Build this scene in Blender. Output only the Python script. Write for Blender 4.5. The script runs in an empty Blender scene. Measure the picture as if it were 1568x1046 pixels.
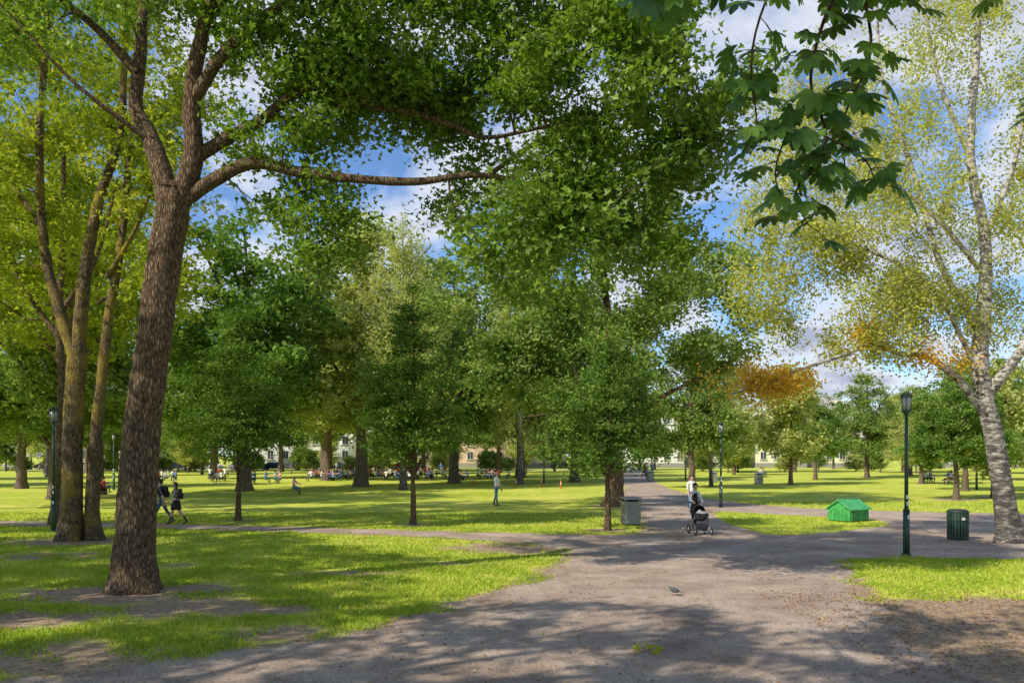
import bpy, bmesh, math, random, time
import numpy as np
from mathutils import Vector, Matrix, noise, geometry
T0=time.time()
rng=np.random.default_rng(11); random.seed(5)
scene=bpy.context.scene
COL=scene.collection
# ------------------------------------------------------------------ materials
def newmat(name):
    m=bpy.data.materials.new(name); m.use_nodes=True
    nt=m.node_tree
    for n in list(nt.nodes): nt.nodes.remove(n)
    return m,nt
def N(nt,t,**k):
    n=nt.nodes.new(t)
    for a,b in k.items(): setattr(n,a,b)
    return n
def ramp(nt,stops,interp='LINEAR'):
    r=N(nt,'ShaderNodeValToRGB'); cr=r.color_ramp; cr.interpolation=interp
    while len(cr.elements)<len(stops): cr.elements.new(0.5)
    for e,(p,c) in zip(cr.elements,stops):
        e.position=p; e.color=(c[0],c[1],c[2],1) if len(c)==3 else c
    return r
def simple(name,col,rough=.6,metal=0,var=.15,scale=8,bump=0.0):
    m,nt=newmat(name); L=nt.links
    o=N(nt,'ShaderNodeOutputMaterial'); b=N(nt,'ShaderNodeBsdfPrincipled')
    tc=N(nt,'ShaderNodeTexCoord'); nz=N(nt,'ShaderNodeTexNoise'); nz.inputs['Scale'].default_value=scale; nz.inputs['Detail'].default_value=5
    L.new(tc.outputs['Object'],nz.inputs['Vector'])
    r=ramp(nt,[(.3,[c*(1-var) for c in col]),(.7,[min(1,c*(1+var)) for c in col])])
    L.new(nz.outputs['Fac'],r.inputs['Fac']); L.new(r.outputs['Color'],b.inputs['Base Color'])
    b.inputs['Roughness'].default_value=rough; b.inputs['Metallic'].default_value=metal
    if bump:
        bp=N(nt,'ShaderNodeBump'); bp.inputs['Strength'].default_value=bump; bp.inputs['Distance'].default_value=.02
        L.new(nz.outputs['Fac'],bp.inputs['Height']); L.new(bp.outputs['Normal'],b.inputs['Normal'])
    L.new(b.outputs['BSDF'],o.inputs['Surface']); return m
def leafmat(name,stops,transl=.4,tcol=(1.35,1.35,.6),rough=.45,spec=.35,gloss=False):
    m,nt=newmat(name); L=nt.links
    o=N(nt,'ShaderNodeOutputMaterial')
    at=N(nt,'ShaderNodeAttribute'); at.attribute_name='rnd'
    r=ramp(nt,stops); L.new(at.outputs['Fac'],r.inputs['Fac'])
    if gloss:
        b=N(nt,'ShaderNodeBsdfPrincipled'); L.new(r.outputs['Color'],b.inputs['Base Color']); b.inputs['Roughness'].default_value=rough
        b.inputs['Specular IOR Level'].default_value=spec
    else:
        b=N(nt,'ShaderNodeBsdfDiffuse'); L.new(r.outputs['Color'],b.inputs['Color'])
    mu=N(nt,'ShaderNodeVectorMath',operation='MULTIPLY'); mu.inputs[1].default_value=tcol
    L.new(r.outputs['Color'],mu.inputs[0])
    t=N(nt,'ShaderNodeBsdfTranslucent'); L.new(mu.outputs[0],t.inputs['Color'])
    mx=N(nt,'ShaderNodeMixShader'); mx.inputs[0].default_value=transl
    L.new(b.outputs[0],mx.inputs[1]); L.new(t.outputs[0],mx.inputs[2]); L.new(mx.outputs[0],o.inputs['Surface'])
    return m
def barkmat(name,dark,light,moss=None,sc=1.0,bump=.9):
    m,nt=newmat(name); L=nt.links
    o=N(nt,'ShaderNodeOutputMaterial'); b=N(nt,'ShaderNodeBsdfPrincipled'); b.inputs['Roughness'].default_value=.9
    b.inputs['Specular IOR Level'].default_value=.2
    tc=N(nt,'ShaderNodeTexCoord'); mp=N(nt,'ShaderNodeMapping'); mp.inputs['Scale'].default_value=(17*sc,17*sc,4.2*sc)
    L.new(tc.outputs['Object'],mp.inputs['Vector'])
    nz=N(nt,'ShaderNodeTexNoise'); nz.inputs['Scale'].default_value=1.3; nz.inputs['Detail'].default_value=8; nz.inputs['Roughness'].default_value=.7
    nz.inputs['Distortion'].default_value=.9
    L.new(mp.outputs[0],nz.inputs['Vector'])
    vo=N(nt,'ShaderNodeTexVoronoi',feature='DISTANCE_TO_EDGE'); vo.inputs['Scale'].default_value=1.3
    L.new(mp.outputs[0],vo.inputs['Vector'])
    ad=N(nt,'ShaderNodeMath',operation='MULTIPLY_ADD'); L.new(vo.outputs['Distance'],ad.inputs[0]); ad.inputs[1].default_value=1.0; L.new(nz.outputs['Fac'],ad.inputs[2])
    r=ramp(nt,[(.42,[c*.3 for c in dark]),(.62,dark),(.98,light)]); L.new(ad.outputs[0],r.inputs['Fac'])
    col=r.outputs['Color']
    n2=N(nt,'ShaderNodeTexNoise'); n2.inputs['Scale'].default_value=1.1; n2.inputs['Detail'].default_value=4
    L.new(tc.outputs['Object'],n2.inputs['Vector'])
    if moss:
        rr=ramp(nt,[(.46,(0,0,0)),(.62,(1,1,1))]); L.new(n2.outputs['Fac'],rr.inputs['Fac'])
        mx=N(nt,'ShaderNodeMix',data_type='RGBA'); L.new(rr.outputs['Color'],mx.inputs[0]); L.new(col,mx.inputs[6])
        mx2=N(nt,'ShaderNodeMix',data_type='RGBA'); mx2.inputs[0].default_value=.6; L.new(col,mx2.inputs[6]); mx2.inputs[7].default_value=(*moss,1)
        L.new(mx2.outputs[2],mx.inputs[7]); col=mx.outputs[2]
    L.new(col,b.inputs['Base Color'])
    bp=N(nt,'ShaderNodeBump'); bp.inputs['Strength'].default_value=bump; bp.inputs['Distance'].default_value=.07
    L.new(ad.outputs[0],bp.inputs['Height']); L.new(bp.outputs[0],b.inputs['Normal'])
    L.new(b.outputs[0],o.inputs['Surface']); return m
def birchmat(name):
    m,nt=newmat(name); L=nt.links
    o=N(nt,'ShaderNodeOutputMaterial'); b=N(nt,'ShaderNodeBsdfPrincipled'); b.inputs['Roughness'].default_value=.75
    tc=N(nt,'ShaderNodeTexCoord'); mp=N(nt,'ShaderNodeMapping'); mp.inputs['Scale'].default_value=(2.2,2.2,6)
    L.new(tc.outputs['Object'],mp.inputs['Vector'])
    nz=N(nt,'ShaderNodeTexNoise'); nz.inputs['Scale'].default_value=1.7; nz.inputs['Detail'].default_value=7; nz.inputs['Roughness'].default_value=.75
    L.new(mp.outputs[0],nz.inputs['Vector'])
    sx=N(nt,'ShaderNodeSeparateXYZ'); L.new(tc.outputs['Object'],sx.inputs[0])
    mr=N(nt,'ShaderNodeMapRange'); mr.inputs['From Min'].default_value=.0; mr.inputs['From Max'].default_value=6; mr.inputs['To Min'].default_value=-.12; mr.inputs['To Max'].default_value=0.02
    L.new(sx.outputs['Z'],mr.inputs['Value'])
    ad=N(nt,'ShaderNodeMath',operation='ADD'); L.new(nz.outputs['Fac'],ad.inputs[0]); L.new(mr.outputs[0],ad.inputs[1])
    r=ramp(nt,[(.36,(.05,.045,.04)),(.46,(.17,.15,.13)),(.52,(.42,.39,.33)),(.75,(.6,.57,.5))]); L.new(ad.outputs[0],r.inputs['Fac'])
    L.new(r.outputs['Color'],b.inputs['Base Color'])
    bp=N(nt,'ShaderNodeBump'); bp.inputs['Strength'].default_value=.7; bp.inputs['Distance'].default_value=.04
    L.new(ad.outputs[0],bp.inputs['Height']); L.new(bp.outputs[0],b.inputs['Normal'])
    L.new(b.outputs[0],o.inputs['Surface']); return m

M_bark=barkmat('bark_maple',(.15,.1,.06),(.42,.3,.19))
M_barkm=barkmat('bark_mossy',(.14,.1,.06),(.38,.29,.17),moss=(.42,.31,.05))
M_barkf=barkmat('bark_far',(.15,.11,.08),(.34,.27,.19),bump=.4)
M_birch=birchmat('bark_birch')
M_maple=leafmat('leaf_maple',[(0,(.08,.15,.02)),(.5,(.17,.29,.035)),(.85,(.28,.41,.06)),(1,(.44,.5,.12))],.42,gloss=True)
M_green=leafmat('leaf_linden',[(0,(.11,.18,.045)),(.5,(.22,.32,.075)),(.85,(.36,.44,.13)),(1,(.55,.58,.25))],.36)
M_dark=leafmat('leaf_hornbeam',[(0,(.075,.155,.035)),(.5,(.155,.27,.05)),(1,(.3,.42,.1))],.36)
M_yel=leafmat('leaf_yellowgreen',[(0,(.18,.25,.03)),(.5,(.33,.4,.05)),(1,(.56,.56,.08))],.45)
M_pale=leafmat('leaf_pale',[(0,(.26,.3,.1)),(.5,(.43,.47,.16)),(1,(.64,.64,.26))],.42)
M_birchl=leafmat('leaf_birch',[(0,(.32,.37,.07)),(.5,(.5,.54,.12)),(.85,(.65,.64,.17)),(.95,(.74,.62,.13)),(1,(.74,.46,.06))],.45,tcol=(1.2,1.15,.8))
M_orange=leafmat('leaf_autumn',[(0,(.5,.45,.07)),(.5,(.75,.52,.07)),(1,(.8,.4,.05))],.42,tcol=(1.2,1.1,.7))
M_chest=leafmat('leaf_chestnut',[(0,(.07,.15,.03)),(.6,(.14,.28,.05)),(1,(.25,.41,.08))],.38,rough=.35,spec=.5,gloss=True)
M_litter=leafmat('leaf_litter',[(0,(.16,.075,.04)),(.4,(.3,.16,.075)),(.75,(.42,.27,.13)),(.93,(.6,.5,.18)),(1,(.34,.38,.09))],.1)
M_blade=leafmat('grass_blade',[(0,(.28,.4,.04)),(.5,(.45,.56,.07)),(.85,(.6,.64,.12)),(1,(.7,.65,.25))],.35,tcol=(1.1,1.1,.5))
# ------------------------------------------------------------------ mesh builder
class MB:
    def __init__(s): s.v=[];s.n=0;s.li=[];s.lc=[];s.mi=[];s.r=[];s.sm=[]
    def add(s,verts,idx,counts,mat,rnd=None,smooth=False):
        verts=np.asarray(verts,dtype=np.float32).reshape(-1,3)
        s.v.append(verts); s.li.append(np.asarray(idx,dtype=np.int32).ravel()+s.n); counts=np.asarray(counts,dtype=np.int32).ravel()
        s.lc.append(counts); s.mi.append(np.full(len(counts),mat,dtype=np.int32)); s.sm.append(np.full(len(counts),smooth))
        s.r.append(np.zeros(len(verts),dtype=np.float32) if rnd is None else np.asarray(rnd,dtype=np.float32).ravel()); s.n+=len(verts)
    def mesh(s,name,mats):
        me=bpy.data.meshes.new(name); v=np.concatenate(s.v); li=np.concatenate(s.li); lc=np.concatenate(s.lc)
        me.vertices.add(len(v)); me.vertices.foreach_set('co',v.ravel())
        me.loops.add(len(li)); me.loops.foreach_set('vertex_index',li)
        me.polygons.add(len(lc)); ls=np.zeros(len(lc),dtype=np.int32); ls[1:]=np.cumsum(lc)[:-1]
        me.polygons.foreach_set('loop_start',ls)
        me.polygons.foreach_set('material_index',np.concatenate(s.mi)); me.polygons.foreach_set('use_smooth',np.concatenate(s.sm))
        me.update(calc_edges=True)
        a=me.attributes.new('rnd','FLOAT','POINT'); a.data.foreach_set('value',np.concatenate(s.r))
        for m in mats: me.materials.append(m)
        return me
def put(name,me,loc=(0,0,0),rot=0,sc=1):
    o=bpy.data.objects.new(name,me); COL.objects.link(o); o.location=loc; o.rotation_euler=(0,0,rot)
    o.scale=(sc,sc,sc) if not hasattr(sc,'__len__') else sc
    return o
def norm(a): return a/np.maximum(np.linalg.norm(a,axis=-1,keepdims=True),1e-9)
def tubes(mb,P,R,k,mat,flare=None,cap=True):
    P=np.asarray(P,float); R=np.asarray(R,float)
    if P.ndim==2: P=P[None]; R=R[None]
    M,n,_=P.shape
    Tn=np.empty_like(P); Tn[:,1:-1]=P[:,2:]-P[:,:-2]; Tn[:,0]=P[:,1]-P[:,0]; Tn[:,-1]=P[:,-1]-P[:,-2]; Tn=norm(Tn)
    d=norm(P[:,-1]-P[:,0]); ref=np.zeros((M,3)); ax=np.argmin(np.abs(d),axis=1); ref[np.arange(M),ax]=1
    A=norm(np.cross(Tn,ref[:,None,:])); B=np.cross(Tn,A)
    th=np.arange(k)*2*np.pi/k
    rad=R[:,:,None]*np.ones(k)
    if flare is not None: rad=rad*flare(P[...,2][:,:,None],th[None,None,:])
    V=P[:,:,None,:]+rad[...,None]*(np.cos(th)[None,None,:,None]*A[:,:,None,:]+np.sin(th)[None,None,:,None]*B[:,:,None,:])
    i=np.arange(n-1)[:,None]; j=np.arange(k)[None,:]; j2=(j+1)%k
    q=np.stack([i*k+j,i*k+j2,(i+1)*k+j2,(i+1)*k+j],-1).reshape(-1,4)
    Q=(q[None]+ (np.arange(M)*n*k)[:,None,None]).reshape(-1)
    mb.add(V.reshape(-1,3),Q,np.full(M*len(q),4),mat,smooth=True)
def catmull(pts,per=6):
    p=np.asarray(pts,float); p=np.vstack([2*p[0]-p[1],p,2*p[-1]-p[-2]]); out=[]
    for i in range(1,len(p)-2):
        for t in np.linspace(0,1,per,endpoint=False):
            a,b,c,d=p[i-1],p[i],p[i+1],p[i+2]
            out.append(.5*((2*b)+(-a+c)*t+(2*a-5*b+4*c-d)*t*t+(-a+3*b-3*c+d)*t**3))
    out.append(p[-2]); return np.array(out)
TPL={
 'maple':np.array([(0,0,0),(.5,.22,.05),(.2,.42,.02),(0,1,.0),(-.2,.42,.02),(-.5,.22,.05)])-np.array([0,.45,0]),
 'oval':np.array([(0,0,0),(.33,.4,.07),(0,1,0),(-.33,.4,.07)])-np.array([0,.5,0]),
}
def leaves(mb,C,size,tpl,mat,rnd,up=.6,spread=.6,hang=0.):
    t=TPL[tpl]; Nn=len(C); K=len(t)
    n=norm(rng.normal(size=(Nn,3))*spread+np.array([0,0,up])); 
    r=rng.normal(size=(Nn,3)); r[:,2]-=hang; X=norm(np.cross(n,r)); Y=np.cross(n,X)
    s=size*rng.uniform(.65,1.25,Nn)
    V=C[:,None,:]+s[:,None,None]*(t[None,:,0:1]*X[:,None,:]+t[None,:,1:2]*Y[:,None,:]+t[None,:,2:3]*n[:,None,:])
    mb.add(V.reshape(-1,3),np.arange(Nn*K),np.full(Nn,K),mat,np.repeat(rnd,K))
def crown(mb,nodes,nrad,blobs,leaf_n,size,sig,tpl,barki,leafi,thr=-.15,nsc=.35,up=.6,spread=.6,hang=0,droop=0.,shell=.42,along=.4,altmat=None):
    cl=[]
    for (c,r,n) in blobs:
        c=np.array(c,float); r=np.array(r,float); m=0; tries=0
        while m<n and tries<n*12:
            tries+=1
            d=norm(rng.normal(size=3)); p=c+r*d*(rng.random()**shell)
            if noise.noise(Vector(p*nsc)+Vector((3.1,7.7,1.3)))<thr: continue
            cl.append(p); m+=1
    cl=np.array(cl)
    base=np.array(nodes,float); dist=np.array([np.min(np.linalg.norm(base-p,axis=1)) for p in cl])
    cl=cl[np.argsort(dist)]; m=len(cl)
    NP=np.zeros((len(base)+3*m,3)); NR=np.zeros(len(NP)); NP[:len(base)]=base; NR[:len(base)]=nrad; k=len(base)
    BP=np.zeros((m,6,3)); BR=np.zeros((m,6)); tt=np.linspace(0,1,6)
    for i,p in enumerate(cl):
        d=np.linalg.norm(NP[:k]-p,axis=1)+.7*np.maximum(0,NP[:k,2]-p[2])*(1-droop)+np.where(NR[:k]<.008,1.,0)
        j=int(np.argmin(d)); s=NP[j]; L=np.linalg.norm(p-s)
        mid=s+(p-s)*.5+np.array([0,0,.18*L*(1-droop)+.25*L*droop])+rng.normal(size=3)*.07*L
        b=((1-tt)**2)[:,None]*s+(2*tt*(1-tt))[:,None]*mid+(tt**2)[:,None]*p
        b[1:5]+=rng.normal(size=(4,3))*.018*L
        r0=min(NR[j]*.75,.010+.016*L); BP[i]=b; BR[i]=np.linspace(r0,.005,6)
        for q in (2,4,5):
            NP[k]=b[q]; NR[k]=BR[i,q]; k+=1
    tubes(mb,BP,BR,4,barki)
    cnt=rng.integers(int(leaf_n*.5),int(leaf_n*1.5)+1,m)
    idx=np.repeat(np.arange(m),cnt); nl=len(idx)
    C=cl[idx]+rng.normal(size=(nl,3))*np.array(sig)
    al=rng.random(nl)<along; t=rng.uniform(.35,1,nl)
    bi=np.clip((t*5).astype(int),0,4); fr=(t*5-bi)[:,None]; Q=BP[idx,bi]*(1-fr)+BP[idx,bi+1]*fr
    C=np.where(al[:,None],Q+rng.normal(size=(nl,3))*np.array(sig)*.5,C)
    if droop>0: C[:,2]-=np.abs(rng.normal(size=nl))*droop*.5
    C[:,2]=np.maximum(C[:,2],.4)
    cr=rng.random(m); rnd=np.clip(cr[idx]*.45+rng.random(nl)*.55,0,1)
    leaves(mb,C,size,tpl,leafi,rnd,up,spread,hang)
def limb(mb,pts,r0,r1,k=10,mat=0,flare=None,per=6,wob=.03):
    p=catmull(pts,per); n=len(p); t=np.linspace(0,1,n)
    p[1:-1]+=rng.normal(size=(n-2,3))*wob*r0*np.array([1,1,.3])
    R=r0+(r1-r0)*t**.85; R*=1+rng.normal(size=n)*.025
    tubes(mb,p,R,k,mat,flare); return p,R
def rootflare(z0,amp,h=.35,ph=0):
    def f(z,th):
        e=np.exp(-np.maximum(z-z0,0)/h)
        return 1+e*amp*(1+.55*np.sin(3*th+ph)+.4*np.sin(5*th+1.3+ph))+.05*np.sin(4*th+z*.6)+.035*np.sin(7*th-z*.8)
    return f
# ------------------------------------------------------------------ big foreground maple
Y0=15.25
mb=MB(); nd=[];nr=[]
def addl(*a,**k):
    p,R=limb(*a,**k); nd.append(p); nr.append(R)
Y=Y0
addl(mb,[(-7.2,Y,-.15),(-7.21,Y,.56),(-7.17,Y,1.8),(-7.07,Y,3.3),(-6.86,Y,4.8),(-6.67,Y,6.3),(-6.5,Y,7.3),(-6.42,Y,7.8)],.37,.29,k=28,flare=rootflare(0,.4),per=8,wob=.02)
addl(mb,[(-6.5,Y,7.1),(-6.72,Y,8.06),(-7.02,Y+.1,8.8),(-7.3,Y+.2,9.4),(-7.24,Y+.3,10.6),(-7.25,Y+.4,12),(-7.6,Y+.8,15)],.23,.06,k=14)
addl(mb,[(-6.45,Y,7.3),(-6.07,Y-.1,8.2),(-6.05,Y-.2,9.4),(-5.8,Y-.3,10.6),(-5.4,Y-.4,11.8),(-5,Y-.2,15)],.23,.06,k=14)
addl(mb,[(-6.4,Y,7.4),(-5.55,Y-.1,7.9),(-4.86,Y-.2,8.12),(-4.05,Y-.3,7.92),(-3.05,Y-.4,7.76),(-1.8,Y-.5,7.66),(-.55,Y-.6,7.75),(.6,Y-.8,7.4),(1.5,Y-.9,6.9)],.15,.03,k=10)
addl(mb,[(-6.05,Y,8.3),(-5.4,Y+.1,8.75),(-4.8,Y+.1,9.06),(-4.2,Y,9.5),(-3.55,Y,9.66),(-2.7,Y,9.3),(-1.8,Y-.1,9.1),(-1.05,Y-.2,8.8),(-.4,Y-.2,8.6),(1.2,Y-.3,8.9)],.13,.03,k=10)
addl(mb,[(-6.05,Y-.2,9.3),(-5.0,Y-.5,10.4),(-3.2,Y-.6,11.4),(-1.2,Y-.5,12),(1.6,Y-.4,12)],.13,.03,k=8)
addl(mb,[(-7.25,Y+.2,10),(-8.2,Y+.2,11),(-9.8,Y+.3,12.2),(-11,Y+.3,13)],.1,.03,k=8)
addl(mb,[(-6.9,Y,8.6),(-8,Y-.6,9.4),(-8.9,Y-1,10.4)],.06,.02,k=7)
addl(mb,[(-.5,Y-.6,7.7),(.6,Y-.7,8.4),(2,Y-.8,8.9),(3.3,Y-.8,8.8)],.05,.015,k=7)
crown(mb,np.vstack(nd),np.concatenate(nr),[((-6,15.8,14),(5.5,5,3.6),150),((-1.3,15,11.4),(4.4,3.4,2.3),290),((2.1,14.4,9.4),(2.5,2.4,2.7),260),((1.0,14.6,6.9),(2.6,1.6,1.6),105),((-2.4,15.6,8.9),(3.2,1.6,1.9),130),((-1.8,15.4,10.2),(2.2,1.6,1.2),70),((-9.2,15.8,12),(3,3,2.4),80),((-4.6,15.2,10.4),(2,1.6,1),35),((-3.4,15,6.9),(.9,1,.8),18),((-5,15.8,7.2),(1.2,1,.5),8)],
      84,.13,(.29,.29,.16),'maple',0,1,thr=-.0,nsc=.65)
put('maple_tree',mb.mesh('maple_tree',[M_bark,M_maple]))
# ------------------------------------------------------------------ multi-stem trees on the left
mb=MB(); nd=[];nr=[]; Y=24.2
addl(mb,[(-13.45,Y,-.15),(-13.38,Y,1),(-13.35,Y,3.2),(-13.25,Y,5),(-13.2,Y,5.9)],.3,.28,k=20,flare=rootflare(0,.4,.4,1),wob=.02)
addl(mb,[(-13.25,Y,5.5),(-13.75,Y,7),(-14.2,Y,8.9),(-14.36,Y,12.1),(-14.1,Y,16.4),(-14.3,Y,20)],.2,.06,k=12)
addl(mb,[(-13.2,Y,5.3),(-12.98,Y,8.1),(-12.5,Y,10.5),(-12,Y+.2,12.5),(-11.9,Y+.3,15.4),(-11.5,Y,19)],.22,.06,k=12)
addl(mb,[(-12.75,Y+.2,-.1),(-12.8,Y+.1,1),(-12.65,Y+.1,3.5),(-12.35,Y+.1,6.5),(-11.9,Y+.1,9.3),(-11.6,Y+.1,12.5),(-11,Y,17)],.24,.06,k=14,flare=rootflare(0,.4))
addl(mb,[(-14.3,Y,9.6),(-15.6,Y,11.5),(-16.5,Y,14)],.1,.03,k=8)
addl(mb,[(-12.3,Y,8),(-11.2,Y-.3,9.6),(-10.2,Y-.5,12)],.09,.03,k=8)
addl(mb,[(-12.6,Y,7.2),(-11.8,Y+.3,7.9),(-11,Y+.6,8.3)],.06,.02,k=8)
crown(mb,np.vstack(nd),np.concatenate(nr),[((-13.5,24.5,17),(5,5,5),220),((-16,24.5,11),(2.6,2.5,3),75),((-10.8,24.5,12.5),(2.2,2.4,3.5),80),((-10.6,25,8.2),(1.6,1.6,1.2),24)],
      70,.17,(.36,.36,.22),'maple',0,1,thr=.04,nsc=.5)
put('ash_tree',mb.mesh('ash_tree',[M_barkm,M_yel]))
mb=MB(); nd=[];nr=[]; Y=29.9
addl(mb,[(-17.1,Y,-.1),(-17,Y,2),(-16.9,Y,5),(-17,Y,8),(-16.8,Y,12),(-17,Y,18)],.24,.06,k=14,flare=rootflare(0,.3))
addl(mb,[(-17,Y,7),(-18.4,Y,9),(-20,Y,12)],.12,.03)
addl(mb,[(-16.9,Y,8),(-15.6,Y,10),(-14.8,Y,13)],.12,.03)
crown(mb,np.vstack(nd),np.concatenate(nr),[((-17.2,30.5,14),(4.6,4,6),270),((-20.5,31,9),(3,3,2.5),80)],
      66,.19,(.42,.42,.25),'maple',0,1,thr=.02,nsc=.5)
put('elm_tree',mb.mesh('elm_tree',[M_bark,M_yel]))
# ------------------------------------------------------------------ young hornbeams
def hornbeam(seed,h,w):
    mb=MB(); nd=[];nr=[]
    p,R=limb(mb,[(0,0,-.1),(0.02,0,1),(0,.03,2.2),(.05,0,h*.6),(0,0,h*.97)],.13,.015,k=12,flare=rootflare(0,.3,.15)); nd.append(p); nr.append(R)
    for i in range(11):
        a=i*2.4+seed; z=1.7+i*.13; L=w*.42
        p,R=limb(mb,[(0,0,z),(math.cos(a)*L*.35,math.sin(a)*L*.35,z+1.0),(math.cos(a)*L*.75,math.sin(a)*L*.75,z+2.3+.12*i)],.045,.012,k=6,per=4); nd.append(p); nr.append(R)
    bl=[((0,0,h*.40),(w*.5,w*.5,h*.15),160),((0,0,h*.6),(w*.42,w*.42,h*.2),150),((0,0,h*.82),(w*.22,w*.22,h*.18),46)]
    crown(mb,np.vstack(nd),np.concatenate(nr),bl,62,.13,(.25,.25,.11),'oval',0,1,thr=.0,nsc=1.3,shell=.5)
    return mb.mesh('hornbeam_tree',[M_bark,M_dark])
put('hornbeam_tree',hornbeam(0,8.6,5.2),(-10.9,31.7,0))
put('hornbeam_tree',hornbeam(1,9.0,4.9),(-3.73,29.9,0))
put('hornbeam_tree',hornbeam(2,7.4,5.0),(3.3,27.6,0))
# ------------------------------------------------------------------ big linden
mb=MB(); nd=[];nr=[]; Y=40.7
addl(mb,[(5.2,Y,-.15),(5.25,Y,1.2),(5.3,Y,3),(5.4,Y,5.5),(5,Y,9),(4.6,Y,13),(4.5,Y,18)],.52,.08,k=20,flare=rootflare(0,.35,.4))
for (a,b,c,r) in [((5.3,Y,3.6),(7.5,Y-1,5.5),(10.5,Y-1.5,7),.2),((5.3,Y,4.2),(2.5,Y-.5,6.5),(-1,Y-1,8),.22),((5.3,Y,5),(6.5,Y+2,9),(8,Y+3,13),.2),((5.2,Y,6),(2,Y,10),(0,Y,14),.2),((5.3,Y,3.4),(3,Y-2,4.6),(.6,Y-3,4.4),.13),((5.2,Y,7),(8,Y,11),(10,Y,14),.17)]:
    addl(mb,[a,b,c],r,.04,k=9)
crown(mb,np.vstack(nd),np.concatenate(nr),[((4,41,13.5),(6.2,5.5,6.2),320),((8.6,40,9.8),(4.4,4,4.2),200),((-.5,40.5,9),(4.2,4,3.8),170),((3,38.5,6.5),(5,2.5,2.2),105)],
      82,.22,(.46,.46,.22),'oval',0,1,thr=.0,nsc=.45)
put('linden_tree',mb.mesh('linden_tree',[M_bark,M_green]))
# ------------------------------------------------------------------ foreground birch (right)
mb=MB(); nd=[];nr=[]; Y=23.8
addl(mb,[(14.9,Y,-.15),(14.75,Y,1),(14.45,Y,3),(14.0,Y,5),(14.1,Y,7),(14.15,Y,9),(13.7,Y,11.5),(13.9,Y,15),(14,Y,20)],.36,.06,k=20,flare=rootflare(0,.4,.4))
addl(mb,[(14.3,Y,3.6),(13.1,Y-.3,4.9),(12.1,Y-.4,5.5),(11.3,Y-.6,5.55),(10.5,Y-.8,5.85),(9.6,Y-.9,5.5),(8.7,Y-1,5.2),(7.2,Y-1.2,4.7),(6.2,Y-1.2,4.3)],.13,.02,k=8)
addl(mb,[(14.2,Y,4.4),(15.4,Y-.2,6.2),(16.5,Y-.4,8.8),(17.3,Y-.5,13)],.18,.04,k=9)
addl(mb,[(14.0,Y,6.2),(12.9,Y+.2,8.4),(12.2,Y+.2,10.8),(11.2,Y+.3,14),(10.9,Y,17)],.12,.03,k=8)
addl(mb,[(14.1,Y,8.0),(12.6,Y-.3,9.5),(10.8,Y-.4,11),(9.6,Y-.5,12.6),(8.6,Y-.5,13.4)],.08,.02,k=7)
addl(mb,[(14.1,Y,9.0),(14.9,Y-.3,11.5),(15.3,Y-.4,15)],.1,.03,k=8)
addl(mb,[(13.8,Y,5.4),(12.2,Y-.5,7.6),(10.2,Y-.7,8.6),(8.2,Y-.3,9.6),(7.2,Y,9.6)],.08,.02,k=7)
addl(mb,[(13.7,Y,11.5),(12.7,Y,14),(12.2,Y,17)],.09,.02,k=7)
nb=np.vstack(nd); nrr=np.concatenate(nr)
crown(mb,nb,nrr,[((13.8,24.6,15),(4.5,3.5,4.8),260),((10.6,23.8,10.5),(3.3,2.8,3.3),240),((15.4,24.6,8.2),(2.6,2.6,3.6),200),((11.2,23.4,7.0),(3,2,1.6),170),((8.2,24.2,9.0),(2.0,2,3.0),160),((9,24,13),(2,2,1.8),70)],
      66,.105,(.28,.28,.26),'oval',0,1,thr=.0,nsc=.7,up=.45,droop=.6,hang=.8,along=.5)
crown(mb,nb,nrr,[((7.0,22.7,4.8),(1.7,.9,.45),60),((10.4,23,6.2),(.8,.6,.35),12),((12.4,23.2,5.6),(1.0,.8,.4),14)],56,.11,(.24,.24,.18),'oval',0,2,thr=-.3,nsc=.5,up=.4,droop=.4)
put('birch_tree',mb.mesh('birch_tree',[M_birch,M_birchl,M_orange]))
print('near trees',time.time()-T0)
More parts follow.
